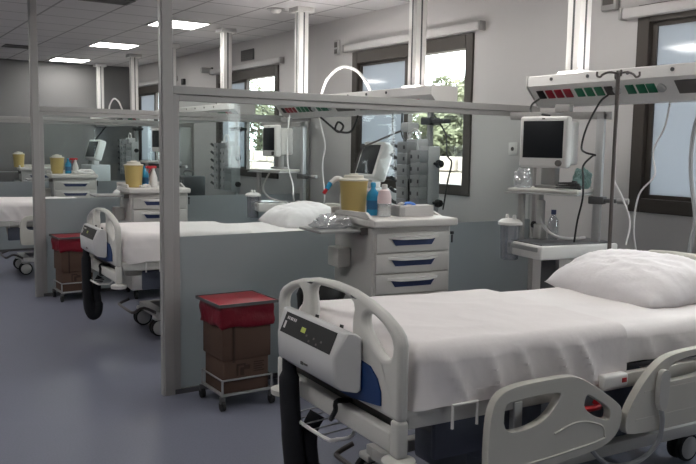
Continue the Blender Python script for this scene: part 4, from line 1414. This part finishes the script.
# ------------------------------------------------------------------ air mattress pumps hung on the footboards
def make_pump(label, loc, rz):
    t = thing('mattress_pump', label, 'mattress pump', loc, rz, 'air mattress pumps on the footboards')
    prof = [(-0.034, 0.915), (-0.050, 0.928), (-0.085, 0.930), (-0.125, 0.838), (-0.118, 0.738), (-0.10, 0.718), (-0.045, 0.710), (-0.034, 0.722)]

    def fn(a, b, d):
        k = d/0.49
        out = (-a-0.034)/0.09
        y = -0.265+0.590*k
        y = y-out*0.055*k+out*0.055*(1-k)
        return Vector((a, y, b))
    mb = MB()
    mb.plate(prof, [], 0.49, fn)
    bd = mb.build('housing', 'pump_white', t, bev=0.012, bseg=3)

    def onface(y0, y1, s0, s1, off):
        pts = []
        for y, s in ((y0, s0), (y1, s0), (y1, s1), (y0, s1)):
            x = -0.085-0.040*s; z = 0.930-0.092*s
            pts.append(Vector((x, y, z)))
        n = Vector((-0.092, 0, 0.040)).normalized()
        return [p+n*off for p in pts]

    def slab(mb, y0, y1, s0, s1, o0, o1):
        A = [mb.bm.verts.new(p) for p in onface(y0, y1, s0, s1, o0)]
        B = [mb.bm.verts.new(p) for p in onface(y0, y1, s0, s1, o1)]
        mb.bm.faces.new(A); mb.bm.faces.new(B)
        for i in range(4):
            mb.bm.faces.new((A[i], A[(i+1) % 4], B[(i+1) % 4], B[i]))
    mb = MB(); slab(mb, -0.180, 0.245, 0.10, 0.94, -0.002, 0.002)
    pn = mb.build('control_panel', 'black', t, smooth=False)
    mb = MB(); slab(mb, 0.045, 0.08, 0.42, 0.62, 0.002, 0.003)
    mb.build('display', 'lcd_glow', pn, smooth=False)
    mb = MB()
    for k, wd in enumerate((0.008, 0.006, 0.010, 0.006, 0.008, 0.008)):
        slab(mb, 0.220-k*0.014-wd, 0.220-k*0.014, 0.24, 0.36, 0.002, 0.0028)
    slab(mb, 0.215, 0.23, 0.45, 0.75, 0.002, 0.0028)
    mb.build('lettering', 'label_white', pn, smooth=False)
    mb = MB()
    for k in range(5):
        slab(mb, 0.03-k*0.030-0.012, 0.03-k*0.030, 0.62+0.16*(k % 2), 0.70+0.16*(k % 2), 0.002, 0.0028)
    mb.build('button', 'vent_dark', pn, smooth=False)
    mb = MB()
    mb.box(-0.1238, -0.1205, 0.035, 0.055, 0.752, 0.764)
    mb.box(-0.1234, -0.1200, 0.0, 0.028, 0.755, 0.762)
    mb.build('emblem', 'vent_dark', bd, smooth=False)
    for y in (0.09, -0.11):
        MB().tube([(-0.045, y, 0.915), (-0.025, y, 0.955), (0.0, y, 0.985)] if False else [(-0.040, y, 0.90), (-0.034, y, 0.925), (-0.032, y, 0.932)], 0.008, 8, 3).build('hook', 'black', t)
    sl = MB()
    sl.tube([(-0.080, 0.245, 0.745), (-0.085, 0.235, 0.62), (-0.09, 0.205, 0.48), (-0.09, 0.175, 0.34), (-0.085, 0.155, 0.24), (-0.06, 0.145, 0.185), (-0.03, 0.15, 0.20), (-0.015, 0.165, 0.27), (-0.02, 0.175, 0.37), (-0.01, 0.18, 0.44), (0.02, 0.18, 0.49)], [0.035]*4+[0.050]*8+[0.053]*24+[0.04]*30, 12, 5, flat=0.8)
    sl.build('hose_sleeve', 'black_cloth', t)
    return t


pu = make_pump('white mattress pump box with dark control panel on the first bed footboard', bed.location, bed.rotation_euler.z)
dup(pu, bed2.location, bed2.rotation_euler.z, 'white mattress pump box on the second bed footboard, black hose looping beneath')
